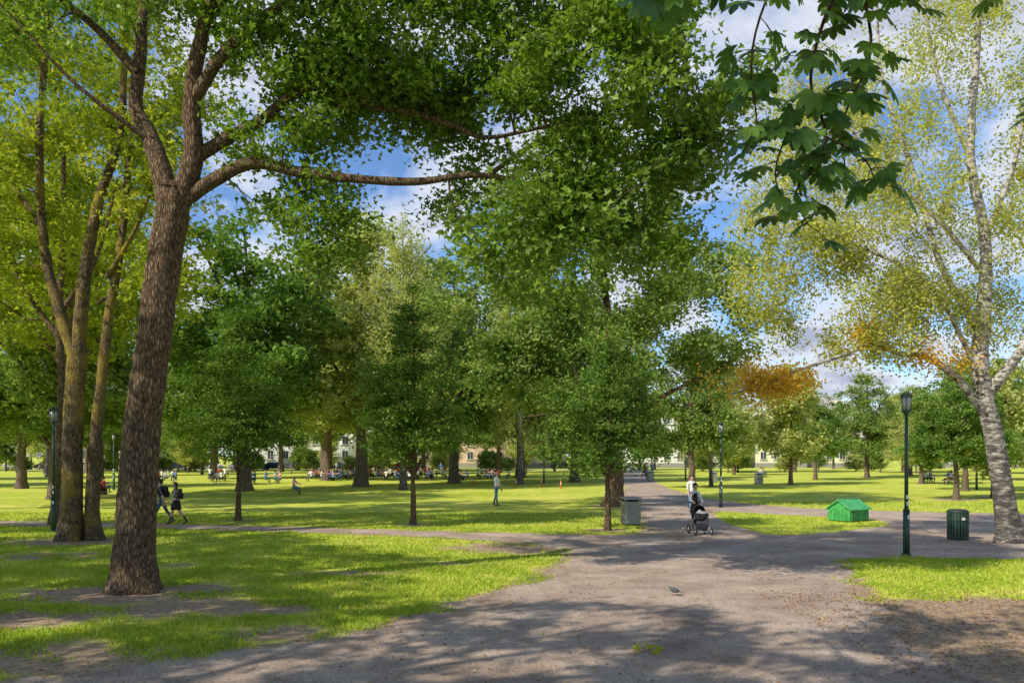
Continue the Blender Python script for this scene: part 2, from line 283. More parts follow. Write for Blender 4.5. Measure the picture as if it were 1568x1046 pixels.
# ------------------------------------------------------------------ background tree species (shared meshes)
def species(kind,seed):
    mb=MB(); nd=[];nr=[]
    def A(*a,**k):
        p,R=limb(mb,*a,**k); nd.append(p); nr.append(R)
    if kind in('linden','pale'):
        A([(0,0,-.1),(0,0,2.5),(.2,0,6),(0,.2,10),(0,0,15)],.42,.06,k=12,flare=rootflare(0,.3))
        for i in range(7):
            a=i*2.4+seed; A([(0,0,3+i*.7),(2*math.cos(a),2*math.sin(a),5.3+i),(4.4*math.cos(a),4.4*math.sin(a),6.8+1.2*i)],.17,.04,k=6,per=4)
        bl=[((0,0,9.5),(5.6,5.6,5.6),220),((2.5*math.cos(seed),2.5*math.sin(seed),6),(4,4,3),100),((-3*math.cos(seed),-3*math.sin(seed),6.5),(3.4,3.4,3),90),((0,0,13.5),(3,3,2.5),46)]
        crown(mb,np.vstack(nd),np.concatenate(nr),bl,58,.31,(.5,.5,.24),'oval',0,1,thr=-.0,nsc=.5)
        mats=[M_barkf,M_green if kind=='linden' else M_pale]
    elif kind=='maple':
        A([(0,0,-.1),(0,0,2.5),(-.2,0,6),(0,-.2,10),(0,0,14)],.38,.06,k=12,flare=rootflare(0,.3))
        for i in range(6):
            a=i*2.4+seed; A([(0,0,3+i*.7),(2*math.cos(a),2*math.sin(a),5.3+i),(4*math.cos(a),4*math.sin(a),7+1.1*i)],.15,.04,k=6,per=4)
        bl=[((0,0,9.5),(5,5,5.2),220),((2,-1.5,6),(4,4,2.6),95),((-3,1,6.5),(3.4,3.4,3),85)]
        crown(mb,np.vstack(nd),np.concatenate(nr),bl,58,.31,(.46,.46,.23),'oval',0,1,thr=-.0,nsc=.55)
        mats=[M_barkf,M_dark]
    elif kind in('open','grove'):
        A([(0,0,-.1),(0,0,3),(-.3,0,7),(0,-.2,11),(0,0,16)],.33,.06,k=12,flare=rootflare(0,.3))
        for i in range(8):
            a=i*2.4+seed; A([(0,0,5+i*.7),(2*math.cos(a),2*math.sin(a),7.3+i),(4.5*math.cos(a),4.5*math.sin(a),8.5+1.1*i)],.13,.03,k=6,per=4)
        if kind=='open':
            bl=[((0,0,11.5),(5.6,5.6,4.6),260),((1,1,15),(3,3,2.6),50)]
            crown(mb,np.vstack(nd),np.concatenate(nr),bl,60,.22,(.34,.34,.18),'maple',0,1,thr=.04,nsc=.6)
        else:
            bl=[((0,0,11.5),(5.4,5.4,4.0),230)]
            crown(mb,np.vstack(nd),np.concatenate(nr),bl,56,.2,(.3,.3,.12),'maple',0,1,thr=.12,nsc=.75,up=.9)
        mats=[M_barkf,M_yel]
    elif kind=='birch':
        A([(0,0,-.1),(.1,0,4),(-.1,0,9),(0,.1,14),(0,0,20)],.3,.04,k=12,flare=rootflare(0,.2))
        for i in range(9):
            a=i*2.4+seed; A([(0,0,5+i*1.2),(1.4*math.cos(a),1.4*math.sin(a),7+i*1.2),(2.8*math.cos(a),2.8*math.sin(a),8+1.2*i)],.09,.02,k=6,per=4)
        bl=[((0,0,8),(4,4,4.5),160),((0,0,13),(3.6,3.6,5),170),((0,0,18),(2.2,2.2,3.2),55)]
        crown(mb,np.vstack(nd),np.concatenate(nr),bl,58,.2,(.36,.36,.5),'oval',0,1,thr=-.05,nsc=.5,up=.3,droop=.9,hang=1,along=.3)
        mats=[M_birch,M_pale]
    elif kind=='young':
        A([(0,0,-.1),(0,0,2.2),(.05,0,5),(0,0,7.6)],.16,.02,k=10,flare=rootflare(0,.25,.2))
        bl=[((0,0,4.2),(2.6,2.6,3.0),160),((0,0,6.6),(1.6,1.6,1.7),46)]
        crown(mb,np.vstack(nd),np.concatenate(nr),bl,54,.26,(.3,.3,.18),'oval',0,1,thr=-.05,nsc=.8)
        mats=[M_barkf,M_green if seed<1.5 else M_pale]
    elif kind=='shrub':
        for i in range(5):
            a=i*1.3+seed; A([(.1*math.cos(a),.1*math.sin(a),-.1),(.7*math.cos(a),.7*math.sin(a),1.2),(1.3*math.cos(a),1.3*math.sin(a),2.6)],.06,.02,k=6,per=4)
        bl=[((0,0,1.6),(2.6,2.2,1.7),120),((.8,0,2.6),(1.5,1.5,1.2),36)]
        crown(mb,np.vstack(nd),np.concatenate(nr),bl,44,.27,(.3,.3,.2),'oval',0,1,thr=-.15,nsc=.8)
        mats=[M_barkf,M_green if seed<1 else M_pale]
    return mb.mesh(kind+'_tree',mats)
SP={'linden':[species('linden',.3),species('linden',2.1)],'maple':[species('maple',1.),species('maple',2.8)],'open':[species('open',.5)],'grove':[species('grove',.9),species('grove',2.2)],'birch':[species('birch',0),species('birch',1.7)],'young':[species('young',1),species('young',2)],'pale':[species('pale',1.2)],'shrub':[species('shrub',.5),species('shrub',1.5)]}
print('species',time.time()-T0)
TL=[ # kind, variant, x, y, scale, rot
 ('linden',0,-38.3,62.2,1.0,0),('maple',0,-33,88,1.25,1),('birch',0,-47,105,1.1,2),('linden',1,-24.6,104,1.25,3),
 ('linden',0,-5.4,73.8,1.3,4),('birch',1,.7,70.5,1.0,0),('linden',1,6.1,77,1.2,1),('pale',0,-12.5,66,1.4,3),('pale',0,-19,82,1.4,5),
 ('maple',1,-19.5,58,1.38,2.2),('linden',1,-27,47,.95,1.1),('linden',0,-11,88,1.5,1.1),('maple',0,1,92,1.5,1.1),('birch',0,-8.2,60,1.0,1),
 ('maple',0,26,46.6,.52,.3),('young',1,29.5,48.8,1.0,1),('linden',0,33,58,.6,2),('maple',1,42,62,.7,2),('young',1,24.5,70,1.3,0),
 ('maple',1,32,84,.62,2),('linden',0,41,92,.75,4),('young',1,29,104,1.2,4),('young',0,23,92,1.0,2),('linden',1,50,82,.8,.4),('maple',0,60,88,.8,5),
 ('pale',0,34,122,.8,1),('birch',0,27,124,.55,2),('pale',0,44,124,.85,1),('birch',1,47,132,.6,1),('maple',0,58,118,.85,3),('linden',1,68,112,.9,3),('pale',0,50,100,.7,1),('pale',0,37,72,.5,1),('birch',1,16.5,66,.62,2),
 ('linden',1,9,115,1.0,2),('maple',0,-2,118,1.1,4),('linden',0,-14,126,1.1,2),('maple',1,-36,124,1.2,1),('linden',1,-52,128,1.1,2),('maple',0,-64,120,1.2,3),('linden',0,-78,126,1.2,3),
 ('linden',0,-62,84,1.1,5),('maple',1,-50,66,1.0,2),('birch',0,-56,96,1.0,1),('linden',1,13,132,.8,1),('maple',1,22.5,140,.6,2.),('linden',0,14,62,.75,2.3),
 ('open',0,-22,40,1.05,1.4),('open',0,-29,36,1.15,3.4),('open',0,-27,52,1.1,.4),
 # grove beside and behind the photographer
 ('grove',0,-13.5,1.,1.0,0),('grove',1,-5.0,-.5,1.0,1),('grove',1,-19.5,5,1.0,2),('open',0,-23.5,12,1.05,3),('open',0,-27,20,1.1,2.5),('grove',0,-17,-7,1.2,2.5),('grove',1,-8,-8,1.3,4.5),('grove',0,.5,-8,1.3,.5),
 ('grove',1,-33,3,1.2,1.5),('grove',0,-17.0,10,.9,1.),('linden',1,26,12,1.,1),
]
NAMES={'linden':'linden_tree','maple':'maple_tree','open':'ash_tree','grove':'ash_tree','birch':'birch_tree','young':'young_tree','pale':'willow_tree','shrub':'shrub'}
for k,v,x,y,s,r in TL: put(NAMES[k],SP[k][v],(x,y,0),r,(s,s,s))
for row,(yy,sc) in enumerate([(150,.95),(205,1.15)]):
    for i in range(34):
        x=-190+i*11.5+random.uniform(-4,4)
        if x>20 and row==0 and random.random()<.4: continue
        if row==1 and x<10 and random.random()<.5: continue
        k=random.choice(['linden','maple','pale','birch'])
        s=sc*random.uniform(.65,1.2)*(1 if x<15 else .66)
        put(NAMES[k],random.choice(SP[k]),(x,yy+random.uniform(-5,5),0),random.uniform(0,6),(s,s,s))
for i in range(30):
    x=-120+i*7.6+random.uniform(-3,3)
    if 17<x<28: continue
    s=random.uniform(.6,1.3); put('shrub',random.choice(SP['shrub']),(x,134.5+random.uniform(-3.5,.5),0),random.uniform(0,6),(s,s,s))
for i in range(26):
    x=-100+i*7.6+random.uniform(-4,4); y=random.uniform(108,131)
    if abs(x-.17*y)<4 : continue
    s=random.uniform(.6,1.4); put('young_tree',random.choice(SP['young']),(x,y,0),random.uniform(0,6),(s,s,s))
# ------------------------------------------------------------------ horse chestnut (trunk right of the camera)
mb=MB()
limb(mb,[(8.6,3.2,-.1),(8.5,3.2,1.5),(8.4,3.3,3.4),(8.0,3.6,6),(7.8,3.6,9)],.4,.15,k=18,flare=rootflare(0,.35))
limb(mb,[(8.3,3.4,4.2),(7.2,4.2,6.3),(5.6,5.0,7.4),(4.2,5.6,7.3),(3.1,5.9,6.7)],.14,.03,k=9)
tw=[]
def twig(pts,r0=.018,r1=.005):
    p,R=limb(mb,pts,r0,r1,k=6,per=5); tw.append(p)
twig([(3.1,5.9,6.7),(2.49,6,6.15),(2.25,6,5.45),(2.35,5.95,4.95),(2.12,5.95,4.56),(2.2,5.9,4.3)])
twig([(2.6,6,6.3),(2.75,6.1,5.7),(2.55,6.1,5.2),(2.55,6.1,4.75)],.014)
twig([(2.9,5.9,6.5),(2.3,5.8,6.35),(1.95,5.8,6.1),(1.75,5.8,5.55),(1.8,5.85,5.0),(1.75,5.85,4.8)],.014)
twig([(2.3,5.95,5.3),(2.1,5.9,5.1),(1.95,5.9,4.7),(2.05,5.9,4.4)],.009)
twig([(2.3,5.95,5.0),(2.6,5.9,4.8),(2.7,5.9,4.6)],.009)
twig([(3.6,5.8,7.0),(2.4,5.5,6.6),(1.5,5.5,6.0),(.9,5.5,5.72)],.016)
twig([(3.0,5.5,6.7),(2.1,5.3,6.2),(1.5,5.3,5.75)],.012)
twig([(4.0,5.7,7.2),(3.5,6,6.5),(3.1,6.2,6.2)],.014)
twig([(5,5.3,7.4),(4.3,6.2,6.8),(3.95,6.4,6.35)],.014)
twig([(6,5,7.2),(4.9,6.3,6.3),(4.5,6.6,5.75),(4.45,6.65,5.4)],.011)
def chestnut_leaf(c,ax,size,r):
    n=Vector(c[1]).normalized(); a=Vector(ax); a=(a-n*a.dot(n)).normalized(); b=n.cross(a)
    c0=Vector(c[0])
    for i in range(7):
        ang=math.radians(-105+35*i); L=size*(1-.07*abs(i-3)**1.3)*random.uniform(.9,1.08)
        d=(a*math.cos(ang)+b*math.sin(ang)); s=n.cross(d)
        droop=Vector((0,0,-1)); pts=[]
        for (t,w) in [(0,.02),(.3,.1),(.55,.18),(.75,.21),(.9,.14),(1.0,.0)]:
            cen=c0+d*L*t+droop*L*.32*t*t
            pts.append((cen,w*L,n*(.05*L)))
        V=[];F=[]
        for cen,w,f in pts: V+= [cen-s*w+f*(w>0.01),cen,cen+s*w+f*(w>0.01)]
        for j in range(len(pts)-1):
            F+=[j*3,j*3+1,j*3+4,j*3+3, j*3+1,j*3+2,j*3+5,j*3+4]
        mb.add(np.array([tuple(v) for v in V]),F,[4]*(2*(len(pts)-1)),1,np.full(len(V),min(1,max(0,r+random.uniform(-.12,.12)))),smooth=True)
for p in tw:
    L=np.cumsum(np.r_[0,np.linalg.norm(np.diff(p,axis=0),axis=1)])
    s=.12
    while s<L[-1]+.02:
        j=min(len(p)-1,np.searchsorted(L,s)); q=Vector(p[j])
        for rep in range(2 if random.random()<.5 else 3):
            a=random.uniform(0,6.28); out=Vector((math.cos(a),math.sin(a)*.8,random.uniform(-.6,.3)))
            pe=q+out*random.uniform(.08,.2)
            tubes(mb,np.array([q,(q+pe)/2+Vector((0,0,.01)),pe]),np.array([.004,.003,.003]),4,0)
            nrm=Vector((random.gauss(0,.4)+out.x*.5,random.gauss(0,.4)-.5+out.y*.5,.8))
            chestnut_leaf((pe,nrm),out+Vector((0,0,-.5)),random.uniform(.12,.18),random.random())
        s+=random.uniform(.11,.17)
ndc=catmull([(8.4,3.3,3.4),(8,3.6,6),(7.8,3.6,9)],4)
crown(mb,ndc,np.full(len(ndc),.12),[((8.5,1.5,9.5),(4,4,2.6),120)],40,.26,(.4,.4,.25),'oval',0,1,thr=-.2)
put('horse_chestnut_tree',mb.mesh('horse_chestnut_tree',[M_bark,M_chest]))
# ------------------------------------------------------------------ ground, path
PATH=[(-16,-6),(-15,6.2),(-9,8.0),(-5.84,9.09),(-4.6,9.9),(-2.47,11.4),(-1.43,13.05),(-.3,15),(.65,17.1),(1.3,19.3),(1.6,21.4),(1.0,23.2),(-1.73,25.2),(-8.68,27.6),(-19.05,29.6),(-60,37),
 (-60,38.6),(-20.4,31.5),(-9.24,29.2),(-1.85,26.9),(3.9,25.6),(4.6,27.2),(5.3,30.5),(5.76,34.1),(7.26,50.3),(11.7,83.5),(19.3,138),(24,175),(28,175),(22.5,138),(18.7,113),(14.7,83),(12.6,66),(11.4,53),(11.6,46),(13.2,40.5),(15.8,37.6),(19.7,36),(22.6,35.2),(60,31),
 (60,17),(22,19.0),(12.9,20.1),(8.65,20.6),(7.5,18.3),(6.9,16),(6.1,14.2),(5.6,11.5),(5.4,9.09),(5,5),(5,-6)]
ISL=[(9.3,37.4),(11.5,34.9),(14.3,32.7),(14.7,31),(14.0,29.5),(11.3,27.2),(8.9,25.6),(8.2,26.6),(8.15,29.4),(8.5,33)]
def rough_poly(pts,step,amp,seed):
    out=[]
    n=len(pts)
    for i in range(n):
        a=np.array(pts[i]);b=np.array(pts[(i+1)%n]); L=np.linalg.norm(b-a); m=max(1,int(L/step)); nn=np.array([-(b-a)[1],(b-a)[0]])/L
        if min(a[1],b[1])>60 or max(abs(a[0]),abs(b[0]))>30 or min(a[1],b[1])<4: m=max(1,int(L/2))
        for k in range(m):
            q=a+(b-a)*k/m; near=1 if q[1]<22 else .6
            d=noise.noise(Vector((q[0]*.7,q[1]*.7,seed)))*amp+noise.noise(Vector((q[0]*3.1,q[1]*3.1,seed+5)))*amp*.7*near+noise.noise(Vector((q[0]*9.1,q[1]*9.1,seed+8)))*amp*.5*near
            out.append(tuple(q+nn*d))
    return out
def chaikin(p,closed=True,it=2):
    for _ in range(it):
        o=[]
        for i in range(len(p)):
            a=np.array(p[i]);b=np.array(p[(i+1)%len(p)]); o+= [tuple(a*.75+b*.25),tuple(a*.25+b*.75)]
        p=o
    return p
PP=rough_poly(chaikin(PATH),.07,.36,1.); II=rough_poly(chaikin(ISL),.12,.2,2.)
def polymesh(name,poly,z,mat):
    tri=geometry.tessellate_polygon([[Vector((x,y,0)) for x,y in poly]])
    me=bpy.data.meshes.new(name); me.from_pydata([(x,y,z) for x,y in poly],[],[tuple(t) for t in tri]); me.update()
    bm=bmesh.new(); bm.from_mesh(me); bmesh.ops.recalc_face_normals(bm,faces=bm.faces)
    for f in bm.faces:
        if f.normal.z<0: f.normal_flip()
    bm.to_mesh(me); me.materials.append(mat); return put(name,me)
def sdf(Q,poly):
    P=np.array(poly); A=P; B=np.roll(P,-1,axis=0); out=np.empty(len(Q))
    for s in range(0,len(Q),20000):
        q=Q[s:s+20000,None,:]; d=B-A; t=np.clip(((q-A)*d).sum(-1)/np.maximum((d*d).sum(-1),1e-9),0,1)
        dist=np.linalg.norm(q-(A+t[...,None]*d),axis=-1).min(1)
        c=((A[:,1]>q[...,1])!=(B[:,1]>q[...,1]))&(q[...,0]<(B[:,0]-A[:,0])*(q[...,1]-A[:,1])/(B[:,1]-A[:,1]+1e-12)+A[:,0])
        ins=(c.sum(1)%2)==1; out[s:s+20000]=np.where(ins,-dist,dist)
    return out
PC=chaikin(PATH,it=1); IC=chaikin(ISL,it=1)
def vnoise(Q,s,o): return np.array([noise.noise(Vector((x*s,y*s,o))) for x,y in Q])
def dirtmask(Q):
    d=sdf(Q,PC); m=np.clip(1-d/.85,0,1)*.78
    def spot(x,y,rx,ry,a): 
        return a*np.clip(1.35-np.sqrt(((Q[:,0]-x)/rx)**2+((Q[:,1]-y)/ry)**2),0,1)
    for s in [(-7.2,15,2.6,1.3,1.1),(-5.2,13.6,2.6,1.2,.9),(-8.5,12.6,2.8,1.3,.85),(-13.2,24,2.2,1.6,1),(-17,29.9,1.2,1.2,.9),(-3.73,29.9,.8,.7,1),(-10.9,31.7,.8,.7,1),(3.3,27.6,.9,.8,1),(5.2,40.7,1.6,1.5,1),
              (14.8,23.8,2,1.6,1),(-12,20.5,2.6,1.0,.75),(-6.2,10.2,2.8,1.1,.88),(-3.5,17.5,2.2,.7,.6),(-9,18.8,2.6,.7,.6),(.2,22.4,2.4,1.8,.95),(-1.3,19,1.5,.6,.6),(-3.6,11.6,1.6,.8,.7),(-38.3,62.2,2,2,1),(26,46.6,1.6,1.6,1),(29.5,48.8,1.6,1.6,1)]:
        m=np.maximum(m,spot(*s))
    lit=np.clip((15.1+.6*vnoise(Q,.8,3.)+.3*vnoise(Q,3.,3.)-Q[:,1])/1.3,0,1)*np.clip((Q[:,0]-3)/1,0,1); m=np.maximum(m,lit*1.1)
    far=(Q[:,1]>60); m=np.where(far,m*.6,m)
    return m,d
def axis(lo,hi,c0,c1,st,g):
    a=list(np.arange(c0,c1,st)); s=st; x=c1
    while x<hi: a.append(x); s*=g; x+=s
    a.append(hi); s=st; x=c0-st; b=[]
    while x>lo: b.append(x); s*=g; x-=s
    b.append(lo); return np.array(b[::-1]+a)
xs=axis(-700,700,-20,20,.25,1.12); ys=axis(-120,1200,5,34,.25,1.1)
GX,GY=np.meshgrid(xs,ys); Q=np.stack([GX.ravel(),GY.ravel()],-1)
dm,ds=dirtmask(Q)
mb=MB(); nx,ny=len(xs),len(ys); i=np.arange(ny-1)[:,None]; j=np.arange(nx-1)[None,:]
q=np.stack([i*nx+j,i*nx+j+1,(i+1)*nx+j+1,(i+1)*nx+j],-1).reshape(-1)
mb.add(np.column_stack([Q,np.zeros(len(Q))]),q,np.full((nx-1)*(ny-1),4),0,dm)
m,nt=newmat('lawn'); L=nt.links
o=N(nt,'ShaderNodeOutputMaterial'); b=N(nt,'ShaderNodeBsdfPrincipled'); b.inputs['Roughness'].default_value=.9; b.inputs['Specular IOR Level'].default_value=.1
tc=N(nt,'ShaderNodeTexCoord'); at=N(nt,'ShaderNodeAttribute'); at.attribute_name='rnd'
n1=N(nt,'ShaderNodeTexNoise'); n1.inputs['Scale'].default_value=.16; n1.inputs['Detail'].default_value=5
n2=N(nt,'ShaderNodeTexNoise'); n2.inputs['Scale'].default_value=1.1; n2.inputs['Detail'].default_value=8; n2.inputs['Roughness'].default_value=.7
n3=N(nt,'ShaderNodeTexNoise'); n3.inputs['Scale'].default_value=9; n3.inputs['Detail'].default_value=6; n3.inputs['Roughness'].default_value=.75
for n in (n1,n2,n3): L.new(tc.outputs['Object'],n.inputs['Vector'])
g1=ramp(nt,[(.3,(.48,.56,.06)),(.5,(.64,.67,.1)),(.7,(.78,.75,.15))]); L.new(n1.outputs['Fac'],g1.inputs['Fac'])
g2=ramp(nt,[(.3,(.5,.58,.45)),(.55,(1,1,1)),(.75,(1.2,1.12,1.3))]); L.new(n3.outputs['Fac'],g2.inputs['Fac'])
g3=ramp(nt,[(.35,(.66,.76,.7)),(.6,(1.05,1.0,1.0))]); L.new(n2.outputs['Fac'],g3.inputs['Fac'])
mu=N(nt,'ShaderNodeMix',data_type='RGBA',blend_type='MULTIPLY'); mu.inputs[0].default_value=1; L.new(g1.outputs[0],mu.inputs[6]); L.new(g2.outputs[0],mu.inputs[7])
mu2=N(nt,'ShaderNodeMix',data_type='RGBA',blend_type='MULTIPLY'); mu2.inputs[0].default_value=1; L.new(mu.outputs[2],mu2.inputs[6]); L.new(g3.outputs[0],mu2.inputs[7])
dc=ramp(nt,[(.3,(.19,.125,.08)),(.5,(.42,.3,.2)),(.7,(.64,.48,.33))]); L.new(n3.outputs['Fac'],dc.inputs['Fac'])
sb=N(nt,'ShaderNodeMath',operation='MULTIPLY_ADD'); L.new(n2.outputs['Fac'],sb.inputs[0]); sb.inputs[1].default_value=1.5; L.new(at.outputs['Fac'],sb.inputs[2])
mr=N(nt,'ShaderNodeMapRange'); mr.inputs['From Min'].default_value=1.12; mr.inputs['From Max'].default_value=1.42
L.new(sb.outputs[0],mr.inputs['Value'])
mx=N(nt,'ShaderNodeMix',data_type='RGBA'); L.new(mr.outputs[0],mx.inputs[0]); L.new(mu2.outputs[2],mx.inputs[6]); L.new(dc.outputs[0],mx.inputs[7])
L.new(mx.outputs[2],b.inputs['Base Color'])
bp=N(nt,'ShaderNodeBump'); bp.inputs['Strength'].default_value=.8; bp.inputs['Distance'].default_value=.06; L.new(n3.outputs['Fac'],bp.inputs['Height']); L.new(bp.outputs[0],b.inputs['Normal'])
L.new(b.outputs[0],o.inputs['Surface']); M_lawn=m
put('ground',mb.mesh('ground',[M_lawn]))
m,nt=newmat('path_gravel'); L=nt.links
o=N(nt,'ShaderNodeOutputMaterial'); b=N(nt,'ShaderNodeBsdfPrincipled'); b.inputs['Roughness'].default_value=.85; b.inputs['Specular IOR Level'].default_value=.25
tc=N(nt,'ShaderNodeTexCoord')
n1=N(nt,'ShaderNodeTexNoise'); n1.inputs['Scale'].default_value=.6; n1.inputs['Detail'].default_value=9; n1.inputs['Roughness'].default_value=.72
n3=N(nt,'ShaderNodeTexNoise'); n3.inputs['Scale'].default_value=26; n3.inputs['Detail'].default_value=6; n3.inputs['Roughness'].default_value=.85
vo=N(nt,'ShaderNodeTexVoronoi'); vo.inputs['Scale'].default_value=20
for n in (n1,n3,vo): L.new(tc.outputs['Object'],n.inputs['Vector'])
c1=ramp(nt,[(.3,(.3,.21,.16)),(.5,(.55,.42,.33)),(.7,(.76,.61,.49))]); L.new(n1.outputs['Fac'],c1.inputs['Fac'])
c2=ramp(nt,[(.3,(.3,.3,.32)),(.52,(1,1,1)),(.72,(1.5,1.46,1.42))]); L.new(n3.outputs['Fac'],c2.inputs['Fac'])
c3=ramp(nt,[(.0,(1.2,1.2,1.18)),(.16,(1,1,1)),(.6,(.82,.82,.82))]); L.new(vo.outputs['Distance'],c3.inputs['Fac'])
mu=N(nt,'ShaderNodeMix',data_type='RGBA',blend_type='MULTIPLY'); mu.inputs[0].default_value=1; L.new(c1.outputs[0],mu.inputs[6]); L.new(c2.outputs[0],mu.inputs[7])
mu2=N(nt,'ShaderNodeMix',data_type='RGBA',blend_type='MULTIPLY'); mu2.inputs[0].default_value=1; L.new(mu.outputs[2],mu2.inputs[6]); L.new(c3.outputs[0],mu2.inputs[7])
L.new(mu2.outputs[2],b.inputs['Base Color'])
bp=N(nt,'ShaderNodeBump'); bp.inputs['Strength'].default_value=.8; bp.inputs['Distance'].default_value=.025; L.new(n3.outputs['Fac'],bp.inputs['Height']); L.new(bp.outputs[0],b.inputs['Normal'])
L.new(b.outputs[0],o.inputs['Surface']); M_path=m
polymesh('path',PP,.004,M_path)
isl=polymesh('grass_island',II,.008,M_lawn); a=isl.data.attributes.new('rnd','FLOAT','POINT')
# ------------------------------------------------------------------ grass blades
def grass_pts():
    out=[]
    for (x0,x1,y0,y1,dn) in [(-9.5,1.5,8.5,12,1100),(-11,1.5,12,15,800),(-13,2,15,19,500),(-16,2.5,19,23,280),(-20,2,23,29,140),(-23,5,26,36,70),(6,14,13.5,21,450),(8,15,25,38,110),(11,30,33,45,40)]:
        n=int((x1-x0)*(y1-y0)*dn); p=np.column_stack([rng.uniform(x0,x1,n),rng.uniform(y0,y1,n)])
        p=p[np.abs(p[:,0])<p[:,1]*.66+.6]; out.append(p)
    return np.vstack(out)
G=grass_pts(); 
dmG,dG=dirtmask(G); si=sdf(G,IC)
vn=vnoise(G,1.1,9.); keep=((dG>-.08+.4*vn+.3*(rng.random(len(G))-.5))|(si<-.1))&((np.where(si<0,0,dmG)+vn*.9+rng.random(len(G))*.5)<.78)
G=G[keep]; vn=vn[keep]; n=len(G); print('grass',n)
h=rng.uniform(.03,.075,n)*(1+.5*np.clip(vn,0,1)); w=.006+.0006*G[:,1]
a=rng.uniform(0,2*np.pi,n); ln=rng.normal(size=(n,2))*.035
V=np.zeros((n,3,3)); V[:,0]=np.column_stack([G[:,0]-np.cos(a)*w,G[:,1]-np.sin(a)*w,np.full(n,-.0)]); V[:,1]=np.column_stack([G[:,0]+np.cos(a)*w,G[:,1]+np.sin(a)*w,np.full(n,.0)]); V[:,2]=np.column_stack([G+ln,h])
mb=MB(); mb.add(V.reshape(-1,3),np.arange(n*3),np.full(n,3),0,np.repeat(np.clip(.4+.5*vn+rng.uniform(-.35,.45,n),0,1),3)); put('grass',mb.mesh('grass',[M_blade]))
def scatter(n,x0,x1,y0,y1): return np.column_stack([rng.uniform(x0,x1,n),rng.uniform(y0,y1,n)])
F=np.vstack([scatter(5200,4.6,11,8.6,15.3),scatter(1500,-9,3,9,20),scatter(1300,-3,7,9,22),scatter(900,12,18,21,27),scatter(700,-16,2,18,27),scatter(400,5,9,14,20)])
F=F[np.abs(F[:,0])<F[:,1]*.68+.5]; n=len(F)
mb=MB(); leaves(mb,np.column_stack([F,rng.uniform(.012,.025,n)]),.045,'maple',0,rng.random(n)**1.3,up=1.2,spread=.3)
put('fallen_leaves',mb.mesh('fallen_leaves',[M_litter]))
print('ground',time.time()-T0)
# ------------------------------------------------------------------ hard-surface builder
class OB:
    def __init__(s,*mats): s.bm=bmesh.new(); s.m=list(mats)
    def _tag(s,vs,mi,sm):
        fs=set(f for v in vs for f in v.link_faces)
        for f in fs: f.material_index=mi; f.smooth=sm
    def box(s,c,d,mi=0,rot=(0,0,0),bev=0):
        M=Matrix.Translation(c)@Matrix.Rotation(rot[2],4,'Z')@Matrix.Rotation(rot[1],4,'Y')@Matrix.Rotation(rot[0],4,'X')@Matrix.Diagonal((*d,1))
        r=bmesh.ops.create_cube(s.bm,size=1,matrix=M); s._tag(r['verts'],mi,False)
        if bev:
            es=list(set(e for v in r['verts'] for e in v.link_edges)); q=bmesh.ops.bevel(s.bm,geom=es,offset=bev,segments=2,affect='EDGES',profile=.5)
            for f in q['faces']: f.material_index=mi
    def cyl(s,a,b,r1,r2=None,mi=0,seg=14,cap=True,sm=True):
        a=Vector(a);b=Vector(b); r2=r1 if r2 is None else r2; d=b-a
        M=Matrix.Translation((a+b)/2)@d.to_track_quat('Z','Y').to_matrix().to_4x4()
        r=bmesh.ops.create_cone(s.bm,cap_ends=cap,segments=seg,radius1=r1,radius2=r2,depth=d.length,matrix=M); s._tag(r['verts'],mi,sm)
        for v in r['verts']:
            for f in v.link_faces:
                if len(f.verts)>4: f.smooth=False
    def sph(s,c,d,mi=0,rot=(0,0,0),u=14,v=9):
        M=Matrix.Translation(c)@Matrix.Rotation(rot[2],4,'Z')@Matrix.Rotation(rot[1],4,'Y')@Matrix.Rotation(rot[0],4,'X')@Matrix.Diagonal((*d,1))
        r=bmesh.ops.create_uvsphere(s.bm,u_segments=u,v_segments=v,radius=1,matrix=M); s._tag(r['verts'],mi,True); return r['verts']
    def path(s,pts,r,mi=0,seg=8):
        for a,b in zip(pts[:-1],pts[1:]): s.cyl(a,b,r,r,mi,seg)
        for p in pts[1:-1]: s.sph(p,(r,r,r),mi,u=8,v=5)
    def poly(s,vs,faces,mi=0):
        bv=[s.bm.verts.new(v) for v in vs]
        for f in faces:
            try: q=s.bm.faces.new([bv[i] for i in f]); q.material_index=mi
            except ValueError: pass
    def torus(s,c,R,r,mi=0,axis='X',n=20):
        pts=[]
        for i in range(n+1):
            a=2*math.pi*i/n
            p=(0,R*math.cos(a),R*math.sin(a)) if axis=='X' else ((R*math.cos(a),R*math.sin(a),0) if axis=='Z' else (R*math.cos(a),0,R*math.sin(a)))
            pts.append(Vector(c)+Vector(p))
        for a,b in zip(pts[:-1],pts[1:]): s.cyl(a,b,r,r,mi,6,cap=False)
    def mesh(s,name):
        me=bpy.data.meshes.new(name); s.bm.to_mesh(me); s.bm.free()
        for m in s.m: me.materials.append(m)
        return me
mgreen=simple('paint_darkgreen',(.03,.07,.05),.45); mblk=simple('black_plastic',(.02,.02,.022),.6); mglass=simple('lantern_glass',(.4,.42,.4),.15)
mgrey=simple('galvanised',(.42,.43,.42),.45,.3,.2,6); mwhite=simple('white_paint',(.78,.78,.76),.5); mboxg=simple('paint_green',(.05,.32,.08),.5,0,.35,5,.2); mboxr=simple('paint_green_roof',(.08,.42,.13),.55,0,.3,7,.2)
mrub=simple('rubber',(.02,.02,.02),.8); mcloth=simple('black_fabric',(.03,.03,.035),.9); morange=simple('orange_plastic',(.8,.2,.04),.5); mwood=simple('wood',(.22,.15,.09),.8,0,.3,12)
